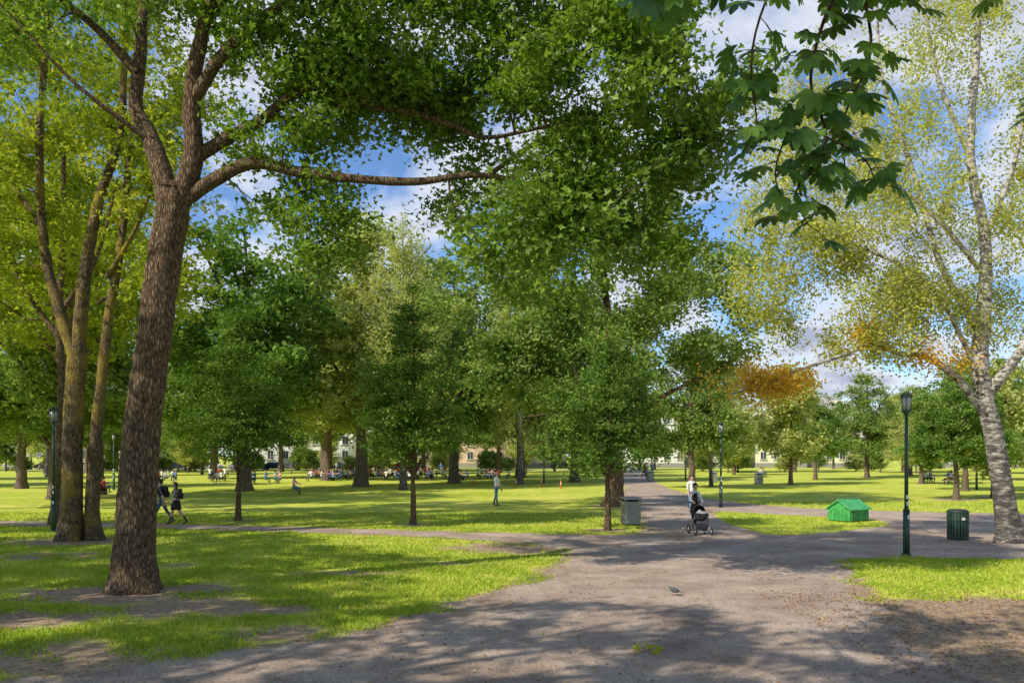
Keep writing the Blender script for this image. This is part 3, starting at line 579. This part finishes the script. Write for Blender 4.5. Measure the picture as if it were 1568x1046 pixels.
def lamp():
    o=OB(mgreen,mglass,mwhite)
    o.cyl((0,0,-.05),(0,0,.06),.13,.12,0); o.cyl((0,0,.06),(0,0,1.15),.085,.08,0); o.cyl((0,0,1.15),(0,0,1.22),.095,.06,0); o.cyl((0,0,1.22),(0,0,3.72),.05,.04,0)
    for z,a in ((1.35,0),(1.0,.5),(1.52,-.4)): o.box((.02*math.sin(a),-.055-.032*(z<1.2),z),(.06,.006,.11),2)
    o.cyl((0,0,3.66),(0,0,3.76),.05,.13,0); o.cyl((0,0,3.76),(0,0,4.12),.11,.125,1)
    for i in range(6):
        a=i*math.pi/3; o.cyl((.12*math.cos(a),.12*math.sin(a),3.75),(.135*math.cos(a),.135*math.sin(a),4.13),.009,.009,0,6)
    o.cyl((0,0,4.12),(0,0,4.17),.16,.15,0); o.cyl((0,0,4.17),(0,0,4.25),.13,.04,0)
    return o.mesh('street_lamp')
LM=lamp()
for x,y in [(10.25,20.7),(10.4,39.65),(2.96,73.8),(18.2,83.5),(-15.6,27.1),(-30,60),(35,60),(17.5,100),(22,88)]: put('street_lamp',LM,(x,y,0),random.uniform(-.2,.2))
def metalbin():
    o=OB(mgrey,mblk)
    o.box((0,0,.42),(.62,.5,.78),0,bev=.02)
    for i in range(7): o.box((-.24+.08*i,-.262,.42),(.03,.02,.66),0,bev=.004)
    for i in range(5): o.box((-.322,-.18+.09*i,.42),(.02,.03,.66),0)
    o.box((0,0,.845),(.68,.56,.05),0,bev=.01)
    for sx in (-.3,.3):
        for sy in (-.24,.24): o.box((sx,sy,.92),(.03,.03,.12),0)
    o.box((0,0,.91),(.5,.4,.06),1)
    o.box((0,0,1.0),(.7,.58,.04),0,rot=(.1,0,0),bev=.01)
    for sx in (-.25,.25): o.box((sx,0,.02),(.05,.44,.05),1)
    return o.mesh('litter_bin')
MBn=metalbin(); put('litter_bin',MBn,(4.46,29.9,0),.25)
def greenbin():
    o=OB(mgreen,mblk,mwhite)
    o.cyl((0,0,.05),(0,0,.85),.26,.28,1,20)
    for i in range(22):
        a=i*2*math.pi/22; o.box((.295*math.cos(a),.295*math.sin(a),.45),(.02,.055,.84),0,rot=(0,0,a))
    o.torus((0,0,.87),.3,.022,0,'Z',22); o.torus((0,0,.07),.29,.018,0,'Z',22); o.torus((0,0,.62),.305,.012,0,'Z',22)
    o.cyl((0,0,.87),(0,0,.93),.3,.25,1,20); o.box((0,-.315,.66),(.1,.01,.08),2)
    o.cyl((0,0,0),(0,0,.06),.2,.2,1,14)
    return o.mesh('litter_bin')
put('litter_bin',greenbin(),(13.77,24.6,0))
for x,y in [(19.2,76),(22.3,72),(13.9,80)]: put('litter_bin',MBn,(x,y,0),.3)
def gritbox():
    o=OB(mboxg,mboxr,mblk)
    w,d,h,r=.66,.48,.5,.82
    o.box((0,0,.27),(w*2,d*2,.46),0,bev=.015)
    o.poly([(-w,-d,.5),(-w,d,.5),(-w,0,r),(w,-d,.5),(w,d,.5),(w,0,r)],[(0,2,1),(3,4,5),(0,1,4,3)],0)
    s=(r-.5)/d
    for sg in (-1,1):
        L=math.hypot(d+.08,(d+.08)*s); ang=math.atan(s)
        o.box((0,sg*(d+.08)/2,r-(d+.08)*s/2+.02),(2*w+.16,L,.035),1,rot=(-sg*ang,0,0),bev=.006)
    o.cyl((-w-.08,0,r+.04),(w+.08,0,r+.04),.025,.025,1,8)
    for i in range(8): o.box((-w+.12+i*.155,-d-.008,.27),(.03,.02,.42),0)
    for i in range(5): o.box((-w-.008,-d+.15+i*.17,.27),(.02,.03,.42),0)
    for sx in (-.5,.5): o.box((sx,0,.02),(.1,.9,.05),2)
    return o.mesh('grit_box')
put('grit_box',gritbox(),(13.3,31.5,.008),.62)
def post():
    o=OB(morange,mwhite); o.cyl((0,0,0),(0,0,.05),.14,.12,0); o.cyl((0,0,.05),(0,0,.62),.07,.04,0); o.cyl((0,0,.36),(0,0,.46),.058,.05,1); o.sph((0,0,.62),(.04,.04,.03),0)
    return o.mesh('orange_marker_post')
PM=post()
for x,y in [(.36,66),(2.45,66),(3.8,62),(-3.5,70)]: put('orange_marker_post',PM,(x,y,0))
def pram():
    o=OB(mblk,mcloth,mrub,mgrey,simple('baby_blanket',(.5,.5,.52),.9))
    for sx in (-.27,.27):
        o.torus((sx,-.38,.12),.105,.022,2); o.torus((sx,.34,.15),.135,.025,2)
        o.cyl((sx-.03,-.38,.12),(sx+.03,-.38,.12),.035,.035,3); o.cyl((sx-.03,.34,.15),(sx+.03,.34,.15),.035,.035,3)
        for i in range(5):
            a=i*1.257; o.cyl((sx,-.38,.12),(sx,-.38+.1*math.cos(a),.12+.1*math.sin(a)),.007,.007,3,5); o.cyl((sx,.34,.15),(sx,.34+.13*math.cos(a),.15+.13*math.sin(a)),.007,.007,3,5)
        o.path([(sx*.85,-.38,.14),(sx*.9,0,.42),(sx*.92,.5,.88),(sx*.88,.66,1.02)],.014,3)
        o.path([(sx*.85,.34,.16),(sx*.9,0,.42),(sx*.85,-.2,.58)],.014,3)
    o.cyl((-.24,.66,1.02),(.24,.66,1.02),.02,.02,0); o.cyl((-.27,.34,.15),(.27,.34,.15),.012,.012,3); o.cyl((-.27,-.38,.12),(.27,-.38,.12),.012,.012,3)
    o.box((0,-.02,.26),(.4,.5,.16),1,bev=.04)
    o.sph((0,-.05,.6),(.21,.42,.17),1); o.box((0,-.08,.66),(.37,.66,.12),1,bev=.05); o.sph((0,-.18,.72),(.17,.26,.06),4)
    vs=o.sph((0,.14,.72),(.225,.27,.25),0,u=18,v=12)
    dl=[v for v in vs if v.co.y<.0 or v.co.z<.66]; bmesh.ops.delete(o.bm,geom=dl,context='VERTS')
    o.sph((0,.02,.74),(.07,.08,.07),4)
    return o.mesh('pram')
put('pram',pram(),(6.18,26.2,.004),.08)
# ------------------------------------------------------------------ people
skin=simple('skin',(.6,.38,.28),.55,0,.06); hairb=simple('hair_brown',(.06,.035,.02),.6); hairk=simple('hair_black',(.015,.012,.01),.5); hairl=simple('hair_blond',(.35,.24,.11),.6)
def cl(n,c): return simple('cloth_'+n,c,.85,0,.12,14,.2)
C={'white':cl('white',(.82,.82,.8)),'navy':cl('navy',(.02,.03,.06)),'jeans':cl('jeans',(.06,.12,.24)),'ljeans':cl('ljeans',(.12,.24,.42)),'black':cl('black',(.02,.02,.022)),'grey':cl('grey',(.25,.25,.26)),'red':cl('red',(.5,.06,.05)),'blue':cl('blue',(.1,.2,.55)),'pink':cl('pink',(.7,.4,.4)),'olive':cl('olive',(.16,.17,.09))}
shoe=simple('shoe',(.06,.05,.05),.6); eye=simple('eye',(.03,.02,.02),.3); lip=simple('lip',(.45,.16,.14),.5)
def dirv(a,lat=0): return Vector((lat,-math.sin(a),-math.cos(a)))
def person(name,legs,arms,lean,top,bottom,hair,sleeve='short',h=1.75,long_hair=False,skirt=None,pack=None,hands=True,seated=False,turn=0,fem=False,vest=None):
    V=[];E=[];R=[];LB=[]
    def nv(p,r,par,lab):
        V.append(Vector(p));R.append(r if hasattr(r,'__len__') else (r,r));LB.append(lab)
        if par is not None: E.append((par,len(V)-1))
        return len(V)-1
    up=lambda z,y=0:Vector((0,-math.sin(lean)*z+y,math.cos(lean)*z))
    sw=.155 if fem else .178
    p=nv((0,0,0),(.135,.105),None,'pelvis'); w=nv(up(.17),(.115 if fem else .13,.09),p,'torso'); c=nv(up(.35),(.14,.105),w,'torso'); c2=nv(up(.45),(.105,.08),c,'torso')
    n1=nv(up(.52),.053,c2,'neck'); n2=nv(up(.575,-.012),.055,n1,'head'); h1=nv(up(.645,-.02),(.078,.09),n2,'head'); h2=nv(up(.715,-.01),(.07,.082),h1,'head')
    feet=[];hd=[]
    for s,(a,b) in zip((-1,1),legs):
        hp=nv((s*.085,0,-.05),.092,p,'leg')
        lat=.25*s if seated else .0
        k=V[hp]+dirv(a,lat).normalized()*.43; kn=nv(k,.06,hp,'leg')
        an=k+dirv(a-b,-lat*.6).normalized()*.40; cf=nv(k*.62+an*.38+Vector((0,.015,0)),.056,kn,'leg'); ak=nv(an,.036,cf,'foot')
        pitch=(a-b) if not seated else 0
        f=Vector((0,-math.cos(pitch*.6),math.sin(max(-.9,min(.9,pitch*.6)))))
        hl=nv(an+Vector((0,.035,-.05)),.034,ak,'foot'); t1=nv(an+f*.11+Vector((0,0,-.052)),(.036,.03),ak,'foot'); nv(an+f*.18+Vector((0,0,-.06)),(.03,.022),t1,'foot'); feet.append(an+Vector((0,0,-.085)))
    for s,(a,b) in zip((-1,1),arms):
        sh=nv(up(.425)+Vector((s*sw,0,0)),.058,c2,'uarm')
        e=V[sh]+dirv(a,s*.12).normalized()*.28; el=nv(e,.04,sh,'uarm'); inw=-s*.25 if b>.9 else 0
        wpos=e+dirv(a+b,inw).normalized()*.24; fm=nv(e*.7+wpos*.3,.041,el,'farm'); wr=nv(wpos,.026,fm,'farm')
        d=(wpos-e).normalized(); pl=nv(wpos+d*.06,(.036,.022),wr,'hand'); hd.append(wpos+d*.1)
        if hands:
            side=Vector((0,1,0)) ; side=(side-d*side.dot(d)).normalized(); nrm=d.cross(side)*s
            for q,L in ((-1.5,.07),(-.5,.085),(.5,.08),(1.5,.062)):
                a0=wpos+d*.095+side*q*.019; f0=nv(a0,.010,pl,'hand'); f1=nv(a0+d*L*.5-nrm*.01,.009,f0,'hand'); nv(a0+d*L*.85-nrm*.035,.008,f1,'hand')
            t0=nv(wpos+d*.045-side*.035,.012,pl,'hand'); nv(wpos+d*.085-side*.055-nrm*.02,.010,t0,'hand')
    me=bpy.data.meshes.new('tmp'); me.from_pydata([tuple(v) for v in V],E,[]); ob=bpy.data.objects.new('tmp',me); COL.objects.link(ob)
    md=ob.modifiers.new('s','SKIN'); md.use_smooth_shade=True; md.branch_smoothing=.3
    sk=me.skin_vertices[0].data
    for i,r in enumerate(R): sk[i].radius=r
    for i in range(len(V)): sk[i].use_root=(i==0)
    sd=ob.modifiers.new('d','SUBSURF'); sd.levels=1; sd.render_levels=1
    dg=bpy.context.evaluated_depsgraph_get(); em=bpy.data.meshes.new_from_object(ob.evaluated_get(dg)); bpy.data.objects.remove(ob)
    mats=[skin,top,bottom,shoe,hair,eye,lip,pack or top,skirt or bottom,vest or top]
    o=OB(*mats); o.bm.from_mesh(em)
    segs=[(V[a],V[b],LB[b]) for a,b in E]
    for f in o.bm.faces:
        q=f.calc_center_median(); best=None;bd=9
        for a,b,l in segs:
            d=b-a; t=max(0,min(1,(q-a).dot(d)/max(d.length_squared,1e-9))); dd=(q-a-d*t).length
            if dd<bd: bd=dd;best=l
        f.smooth=True
        f.material_index={'pelvis':2,'torso':1,'neck':0,'head':0,'leg':2,'foot':3,'uarm':1,'farm':1 if sleeve=='long' else 0,'hand':0}[best]
        if skirt and best=='leg': f.material_index=0
        if best=='torso' and q.z<.06: f.material_index=2
        if vest and best=='torso' and f.material_index==1: f.material_index=9
    hc=V[h1]; 
    vs=o.sph(hc+Vector((0,.018,.035)),(.092,.105,.112),4,u=18,v=12)
    dl=[v for v in vs if (v.co.y<hc.y-.045 and v.co.z<hc.z+.075) or v.co.z<hc.z-.05]; bmesh.ops.delete(o.bm,geom=dl,context='VERTS')
    if long_hair: o.sph(hc+Vector((0,.075,-.07)),(.08,.045,.15),4)
    for s in (-1,1):
        o.sph(hc+Vector((s*.032,-.082,.015)),(.012,.008,.008),5,u=8,v=6); o.sph(hc+Vector((s*.085,.0,.0)),(.012,.02,.03),0,u=8,v=6)
    o.sph(hc+Vector((0,-.095,-.012)),(.013,.02,.022),0,u=8,v=6); o.sph(hc+Vector((0,-.083,-.045)),(.024,.008,.008),6,u=8,v=6)
    if skirt: o.cyl((0,0,-.32),(0,0,.06),.21,.135,8,18)
    if pack:
        q=up(.3); o.box(q+Vector((0,.17,0)),(.28,.16,.42),7,rot=(lean,0,0),bev=.05); o.box(q+Vector((0,.26,-.08)),(.2,.06,.2),7,bev=.025)
        for s in (-1,1): o.path([up(.45)+Vector((s*.1,.1,.03)),up(.47)+Vector((s*.1,0,.045)),up(.4)+Vector((s*.1,-.115,0)),up(.25)+Vector((s*.12,-.115,0)),up(.15)+Vector((s*.13,.05,0))],.02,7)
    z=min(f.z for f in feet) if not seated else min(min(f.z for f in feet),-.12)
    m2=o.mesh(name); m2.transform(Matrix.Translation((0,0,-z))); s=h/1.78; m2.transform(Matrix.Diagonal((s,s,s,1))); return m2
rd=math.radians
wm=person('man',[(rd(-24),rd(14)),(rd(24),rd(6))],[(rd(22),rd(20)),(rd(-20),rd(15))],.06,C['navy'],C['jeans'],hairb,pack=C['black'],h=1.8)
put('walking_man',wm,(-13.2,30.0,.005),rd(-75))
ww=person('woman',[(rd(22),rd(8)),(rd(-22),rd(16))],[(rd(-16),rd(15)),(rd(20),rd(25))],.05,C['grey'],C['black'],hairb,long_hair=True,skirt=C['black'],pack=C['black'],h=1.68,fem=True)
put('walking_woman',ww,(-12.55,29.75,.005),rd(-70))
pw=person('mother',[(rd(12),rd(6)),(rd(-14),rd(12))],[(rd(28),rd(48)),(rd(28),rd(48))],.08,C['white'],C['black'],hairk,sleeve='long',h=1.7,fem=True,vest=C['black'])
put('woman_pushing_pram',pw,(6.25,27.25,.005),.08)
pm=person('pedestrian',[(rd(14),rd(6)),(rd(-14),rd(14))],[(rd(10),rd(20)),(rd(-12),rd(15))],.04,C['white'],C['ljeans'],hairb,h=1.78)
put('walking_man',pm,(8.0,35.5,.005),rd(10))
ps=person('standing',[(rd(10),rd(4)),(rd(-12),rd(4))],[(rd(12),rd(70)),(rd(5),rd(20))],.05,C['white'],C['ljeans'],hairl,h=1.8)
put('standing_man',ps,(-.8,40.7,0),rd(60))
far1=person('far_ped',[(rd(14),rd(6)),(rd(-14),rd(14))],[(rd(10),rd(20)),(rd(-12),rd(15))],.04,C['red'],C['black'],hairb,hands=False)
far2=person('far_ped',[(rd(4),rd(3)),(rd(-4),rd(3))],[(rd(10),rd(20)),(rd(-2),rd(15))],.02,C['blue'],C['grey'],hairb,hands=False)
for me,x,y,r in [(far1,17.5,104,0),(far2,18.4,104.5,.2),(pm,16.6,98,3),(far1,14.9,90,2),(far2,-31,112,1),(far1,-20,98,2),(pm,-26,118,1),(far2,-9,101,0)]: put('pedestrian',me,(x,y,0),r)
seats=[person('seated',[(rd(115),rd(110)),(rd(100),rd(105))],[(rd(60),rd(30)),(rd(50),rd(50))],.1,C[a],C[b],hh,hands=False,seated=True,long_hair=lh) for a,b,hh,lh in [('white','jeans',hairb,True),('red','black',hairk,False),('blue','jeans',hairl,True),('white','grey',hairb,False),('pink','ljeans',hairl,True),('white','black',hairk,False)]]
def crowd(n,x0,x1,y0,y1,clump=4):
    k=0
    while k<n:
        cx,cy=random.uniform(x0,x1),random.uniform(y0,y1)
        for _ in range(random.randint(2,clump)):
            put('seated_person',random.choice(seats),(cx+random.gauss(0,.8),cy+random.gauss(0,.7),0),random.uniform(0,6.28)); k+=1
crowd(64,-21,-3,80,90,6); crowd(40,-26,-4.5,92,106,5); crowd(8,-27,-20,68,76); crowd(3,-27.8,-26.5,52,54); crowd(5,36,41,66,77); crowd(10,-4,5,82,96); crowd(4,-37,-32,76,84); crowd(3,28,33,90,95)
put('sunbather',seats[4],(-14.5,52.9,0),1.2)
def ptable():
    o=OB(mwood)
    for i in range(5): o.box((0,-.3+.15*i,.74),(1.8,.13,.04),0,bev=.004)
    for s in (-1,1):
        for k in (0,.14): o.box((0,s*(.65+k),.44),(1.8,.12,.04),0)
        o.box((s*.65,0,.38),(.08,1.6,.08),0); o.box((s*.65,.33,.36),(.08,.08,.82),0,rot=(.5,0,0)); o.box((s*.65,-.33,.36),(.08,.08,.82),0,rot=(-.5,0,0)); o.box((s*.65,0,.69),(.08,.7,.06),0)
    return o.mesh('picnic_table')
put('picnic_table',ptable(),(-29.5,80,0),.2); put('picnic_table',bpy.data.meshes['picnic_table'],(39,70,0),.5)
for dx,me in ((-.6,0),(.3,1),(.9,3)): put('seated_person',seats[me],(-29.5+dx,79.35,.3),3.1)
def pigeon():
    m1=simple('pigeon_grey',(.06,.065,.08),.6); m2=simple('pigeon_neck',(.04,.07,.08),.35); m3=simple('pigeon_leg',(.4,.12,.08),.6)
    me=bpy.data.meshes.new('t'); P=[(0,0,.14),(-.08,0,.13),(-.15,0,.115),(.06,0,.16),(.1,0,.2),(.12,0,.235),(.155,0,.23)]
    me.from_pydata(P,[(0,1),(1,2),(0,3),(3,4),(4,5),(5,6)],[]); ob=bpy.data.objects.new('t',me); COL.objects.link(ob); ob.modifiers.new('s','SKIN'); s=ob.modifiers.new('d','SUBSURF'); s.levels=2
    for v,r in zip(me.skin_vertices[0].data,[.062,.05,.016,.055,.032,.026,.006]): v.radius=(r,r)
    em=bpy.data.meshes.new_from_object(ob.evaluated_get(bpy.context.evaluated_depsgraph_get())); bpy.data.objects.remove(ob)
    o=OB(m1,m2,m3,m1); o.bm.from_mesh(em)
    for f in o.bm.faces: f.smooth=True; f.material_index=1 if f.calc_center_median().x>.07 else 0
    o.box((-.2,0,.11),(.12,.05,.012),0,rot=(0,-.12,0),bev=.004)
    for s in (-1,1):
        o.sph((-.03,s*.05,.145),(.11,.015,.045),0,rot=(0,-.15,0)); o.cyl((0.02,s*.025,.1),(0.02,s*.025,.0),.005,.005,2,6)
        for a in (-.5,0,.5): o.cyl((.02,s*.025,.004),(.02+.035*math.cos(a),s*.025+.035*math.sin(a),.003),.004,.002,2,5)
        o.sph((.125,s*.022,.24),(.005,.003,.005),2)
    return o.mesh('pigeon')
put('pigeon',pigeon(),(3.0,14.75,.004),2.6,.7)
mb=MB()
limb(mb,[(1.62,10.62,.02),(1.8,10.5,.05),(2.0,10.42,.03)],.006,.003,k=5)
for i in range(16):
    p=np.array([[1.62+.38*random.random(),10.5+random.uniform(-.1,.14),random.uniform(.02,.1)]]); leaves(mb,p,.12,'maple',1,np.array([random.uniform(.5,1)]),up=.5,spread=.6)
put('fallen_twig',mb.mesh('fallen_twig',[M_bark,M_yel]))
# ------------------------------------------------------------------ parked cars, street, houses
def car(col):
    o=OB(simple('car_paint',col,.25,.3,.02),simple('car_glass',(.02,.03,.04),.08),mrub,mgrey,simple('tail_light',(.4,.02,.02),.3))
    prof=[(-2.15,.35),(-2.18,.75),(-2.05,.98),(-1.55,1.03),(-1.0,1.42),(.45,1.45),(1.15,1.02),(1.95,.88),(2.15,.7),(2.15,.32)]
    W=.86; n=len(prof); vs=[(x,-W*(1 if z<1.1 else .84),z) for x,z in prof]+[(x,W*(1 if z<1.1 else .84),z) for x,z in prof]
    o.poly(vs,[tuple(range(n))[::-1],tuple(range(n,2*n))]+[(i,(i+1)%n,(i+1)%n+n,i+n) for i in range(n)],0)
    bmesh.ops.bevel(o.bm,geom=list(o.bm.edges),offset=.05,segments=2,affect='EDGES')
    for s in (-1,1):
        y=s*.815
        o.poly([(-1.42,y+s*.05,1.05),(-.3,y+s*.05,1.05),(-.3,y-s*.07,1.37),(-.98,y-s*.07,1.37)],[(0,1,2,3)],1); o.poly([(-.22,y+s*.05,1.05),(.98,y+s*.05,1.05),(.42,y-s*.07,1.38),(-.22,y-s*.07,1.38)],[(0,1,2,3)],1)
        for x in (-1.35,1.35): o.cyl((x,s*.68,.32),(x,s*.88,.32),.32,.32,2,20); o.cyl((x,s*.87,.32),(x,s*.895,.32),.2,.18,3,12)
        o.box((2.12,s*.6,.68),(.08,.36,.14),3,bev=.02); o.box((-2.14,s*.62,.82),(.07,.3,.14),4,bev=.02)
    o.poly([(.52,-.66,1.43),(1.13,-.74,1.06),(1.13,.74,1.06),(.52,.66,1.43)],[(0,1,2,3)],1); o.poly([(-1.07,-.66,1.41),(-1.5,-.74,1.08),(-1.5,.74,1.08),(-1.07,.66,1.41)],[(0,1,2,3)],1)
    return o.mesh('parked_car')
cars=[car(c) for c in [(.03,.05,.12),(.5,.5,.52),(.03,.03,.035),(.35,.03,.03),(.7,.7,.7)]]
x=-92
while x<14:
    if random.random()<.8: put('parked_car',random.choice(cars),(x,139+random.uniform(-.2,.2),.006),random.choice([0,math.pi]))
    x+=5.6
m_as=simple('asphalt',(.06,.06,.062),.9,0,.2,3); 
me=bpy.data.meshes.new('street'); me.from_pydata([(-300,137,.006),(16,137,.006),(16,145,.006),(-300,145,.006)],[],[(0,1,2,3)]); me.materials.append(m_as); put('street',me)
o=OB(simple('kerb_stone',(.4,.39,.37),.8)); o.box((-142,136.85,.05),(316,.25,.14),0); put('kerb',o.mesh('kerb'))
def house(name,w,d,h,floors,bays,wall,roofc,roofh):
    o=OB(simple('plaster',wall,.9,0,.08,.6),simple('roof_tiles',roofc,.8,0,.2,3),simple('window_glass',(.05,.06,.07),.1),mwhite,simple('stone_base',(.3,.29,.27),.9))
    o.box((0,0,h/2),(w,d,h),0); o.box((0,0,.5),(w+.12,d+.12,1.0),4); o.box((0,0,h+.12),(w+.7,d+.7,.3),3)
    e=.35; z=h+.27; rl=w*.5-d*.35
    o.poly([(-w/2-e,-d/2-e,z),(w/2+e,-d/2-e,z),(w/2+e,d/2+e,z),(-w/2-e,d/2+e,z),(-rl,0,z+roofh),(rl,0,z+roofh)],[(0,1,5,4),(2,3,4,5),(1,2,5),(3,0,4),(3,2,1,0)],1)
    fh=(h-1.2)/floors
    for f in range(floors):
        for i in range(bays):
            x=-w/2+w*(i+.5)/bays; zc=1.2+fh*(f+.5)
            o.box((x,-d/2-.03,zc),(1.35,.1,fh*.62),3); o.box((x-.3,-d/2-.06,zc),(.5,.08,fh*.54),2); o.box((x+.3,-d/2-.06,zc),(.5,.08,fh*.54),2); o.box((x,-d/2-.1,zc-fh*.33),(1.5,.22,.1),4)
    for s in (-.3,.25): o.box((w*s,0,z+roofh*.8),(1,1,2.2),4)
    o.box((0,-d/2-.05,1.2),(1.4,.14,2.4),4); o.box((0,-d/2-.1,1.1),(1.1,.1,2.1),2)
    for i in range(3): o.box((-w*.3+w*.3*i,-d*.36,z+roofh*.35),(1.6,2,1.5),0); o.box((-w*.3+w*.3*i,-d*.36-1.02,z+roofh*.38),(1.0,.06,1.0),2)
    return put(name,o.mesh(name))
for (w,d,h,f,b,wa,ro,rh,x,y) in [(26,12,11,3,9,(.7,.63,.5),(.4,.14,.08),4,-80,166),(24,12,13,4,8,(.78,.76,.7),(.1,.1,.11),4,-44,166),(30,12,12,4,10,(.7,.5,.38),(.3,.1,.06),4,-4,168),(22,12,11,4,8,(.8,.78,.74),(.32,.3,.3),3,36,170),(22,12,12,4,8,(.8,.74,.55),(.4,.36,.33),3,62,172),(24,12,13,4,8,(.8,.8,.78),(.3,.12,.08),4,100,170),(20,12,9,3,7,(.75,.72,.66),(.35,.12,.07),4,-120,160)]:
    o=house('apartment_building',w,d,h,f,b,wa,ro,rh); o.location=(x,y,0)
print('objects',time.time()-T0)
# ------------------------------------------------------------------ sky and sun
SD=Vector((-.8,-.6,0)).normalized(); el=math.radians(40)
S=Vector((SD.x*math.cos(el),SD.y*math.cos(el),math.sin(el)))
w=bpy.data.worlds.new('World'); scene.world=w; w.use_nodes=True; nt=w.node_tree; L=nt.links
for n in list(nt.nodes): nt.nodes.remove(n)
out=N(nt,'ShaderNodeOutputWorld'); bg=N(nt,'ShaderNodeBackground'); bg.inputs['Strength'].default_value=.15
sky=N(nt,'ShaderNodeTexSky'); sky.sky_type='NISHITA'; sky.sun_disc=False; sky.sun_elevation=el; sky.sun_rotation=math.atan2(S.x,S.y); sky.ozone_density=2.5; sky.dust_density=.6
tc=N(nt,'ShaderNodeTexCoord'); sx=N(nt,'ShaderNodeSeparateXYZ'); L.new(tc.outputs['Generated'],sx.inputs[0])
az=N(nt,'ShaderNodeMath',operation='ADD'); L.new(sx.outputs['Z'],az.inputs[0]); az.inputs[1].default_value=.35
dv=N(nt,'ShaderNodeVectorMath',operation='DIVIDE'); L.new(tc.outputs['Generated'],dv.inputs[0])
cb=N(nt,'ShaderNodeCombineXYZ'); 
for i in range(3): L.new(az.outputs[0],cb.inputs[i])
L.new(cb.outputs[0],dv.inputs[1])
nz=N(nt,'ShaderNodeTexNoise'); nz.inputs['Scale'].default_value=3.2; nz.inputs['Detail'].default_value=9; nz.inputs['Roughness'].default_value=.55; nz.inputs['Distortion'].default_value=.3; L.new(dv.outputs[0],nz.inputs['Vector'])
cr=ramp(nt,[(.43,(0,0,0)),(.56,(1,1,1))]); L.new(nz.outputs['Fac'],cr.inputs['Fac'])
# clouds thinned towards the unseen zenith, to weaken the sky's fill light
zf=N(nt,'ShaderNodeMapRange'); zf.inputs['From Min'].default_value=.5; zf.inputs['From Max'].default_value=.72; zf.inputs['To Min'].default_value=1; zf.inputs['To Max'].default_value=.12; L.new(sx.outputs['Z'],zf.inputs['Value'])
cm=N(nt,'ShaderNodeMath',operation='MULTIPLY'); L.new(cr.outputs[0],cm.inputs[0]); L.new(zf.outputs[0],cm.inputs[1])
cc=ramp(nt,[(.45,(6.2,6.4,6.8)),(.55,(5.2,5.5,6.2)),(.66,(2.9,3.3,4.4))]); L.new(nz.outputs['Fac'],cc.inputs['Fac'])
sat=N(nt,'ShaderNodeVectorMath',operation='MULTIPLY'); L.new(sky.outputs[0],sat.inputs[0]); sat.inputs[1].default_value=(.8,.97,1.2)
mx=N(nt,'ShaderNodeMix',data_type='RGBA'); L.new(cm.outputs[0],mx.inputs[0]); L.new(sat.outputs[0],mx.inputs[6]); L.new(cc.outputs[0],mx.inputs[7])
L.new(mx.outputs[2],bg.inputs['Color']); L.new(bg.outputs[0],out.inputs[0])
ld=bpy.data.lights.new('sun','SUN'); ld.energy=5; ld.angle=math.radians(.5); ld.color=(1,.92,.77)
lo=bpy.data.objects.new('sun',ld); COL.objects.link(lo); lo.rotation_euler=(-S).to_track_quat('-Z','Y').to_euler(); lo.location=(-30,-10,40)
cam=bpy.data.cameras.new('camera'); co=bpy.data.objects.new('camera',cam); COL.objects.link(co); co.location=(0,0,2.6); co.rotation_euler=(math.radians(90),0,0)
cam.lens=28; cam.sensor_width=36; cam.shift_y=.111; cam.clip_end=3000; cam.clip_start=.1
scene.camera=co
scene.view_settings.view_transform='Standard'; scene.view_settings.look='None'; scene.view_settings.exposure=0
print('done',time.time()-T0)
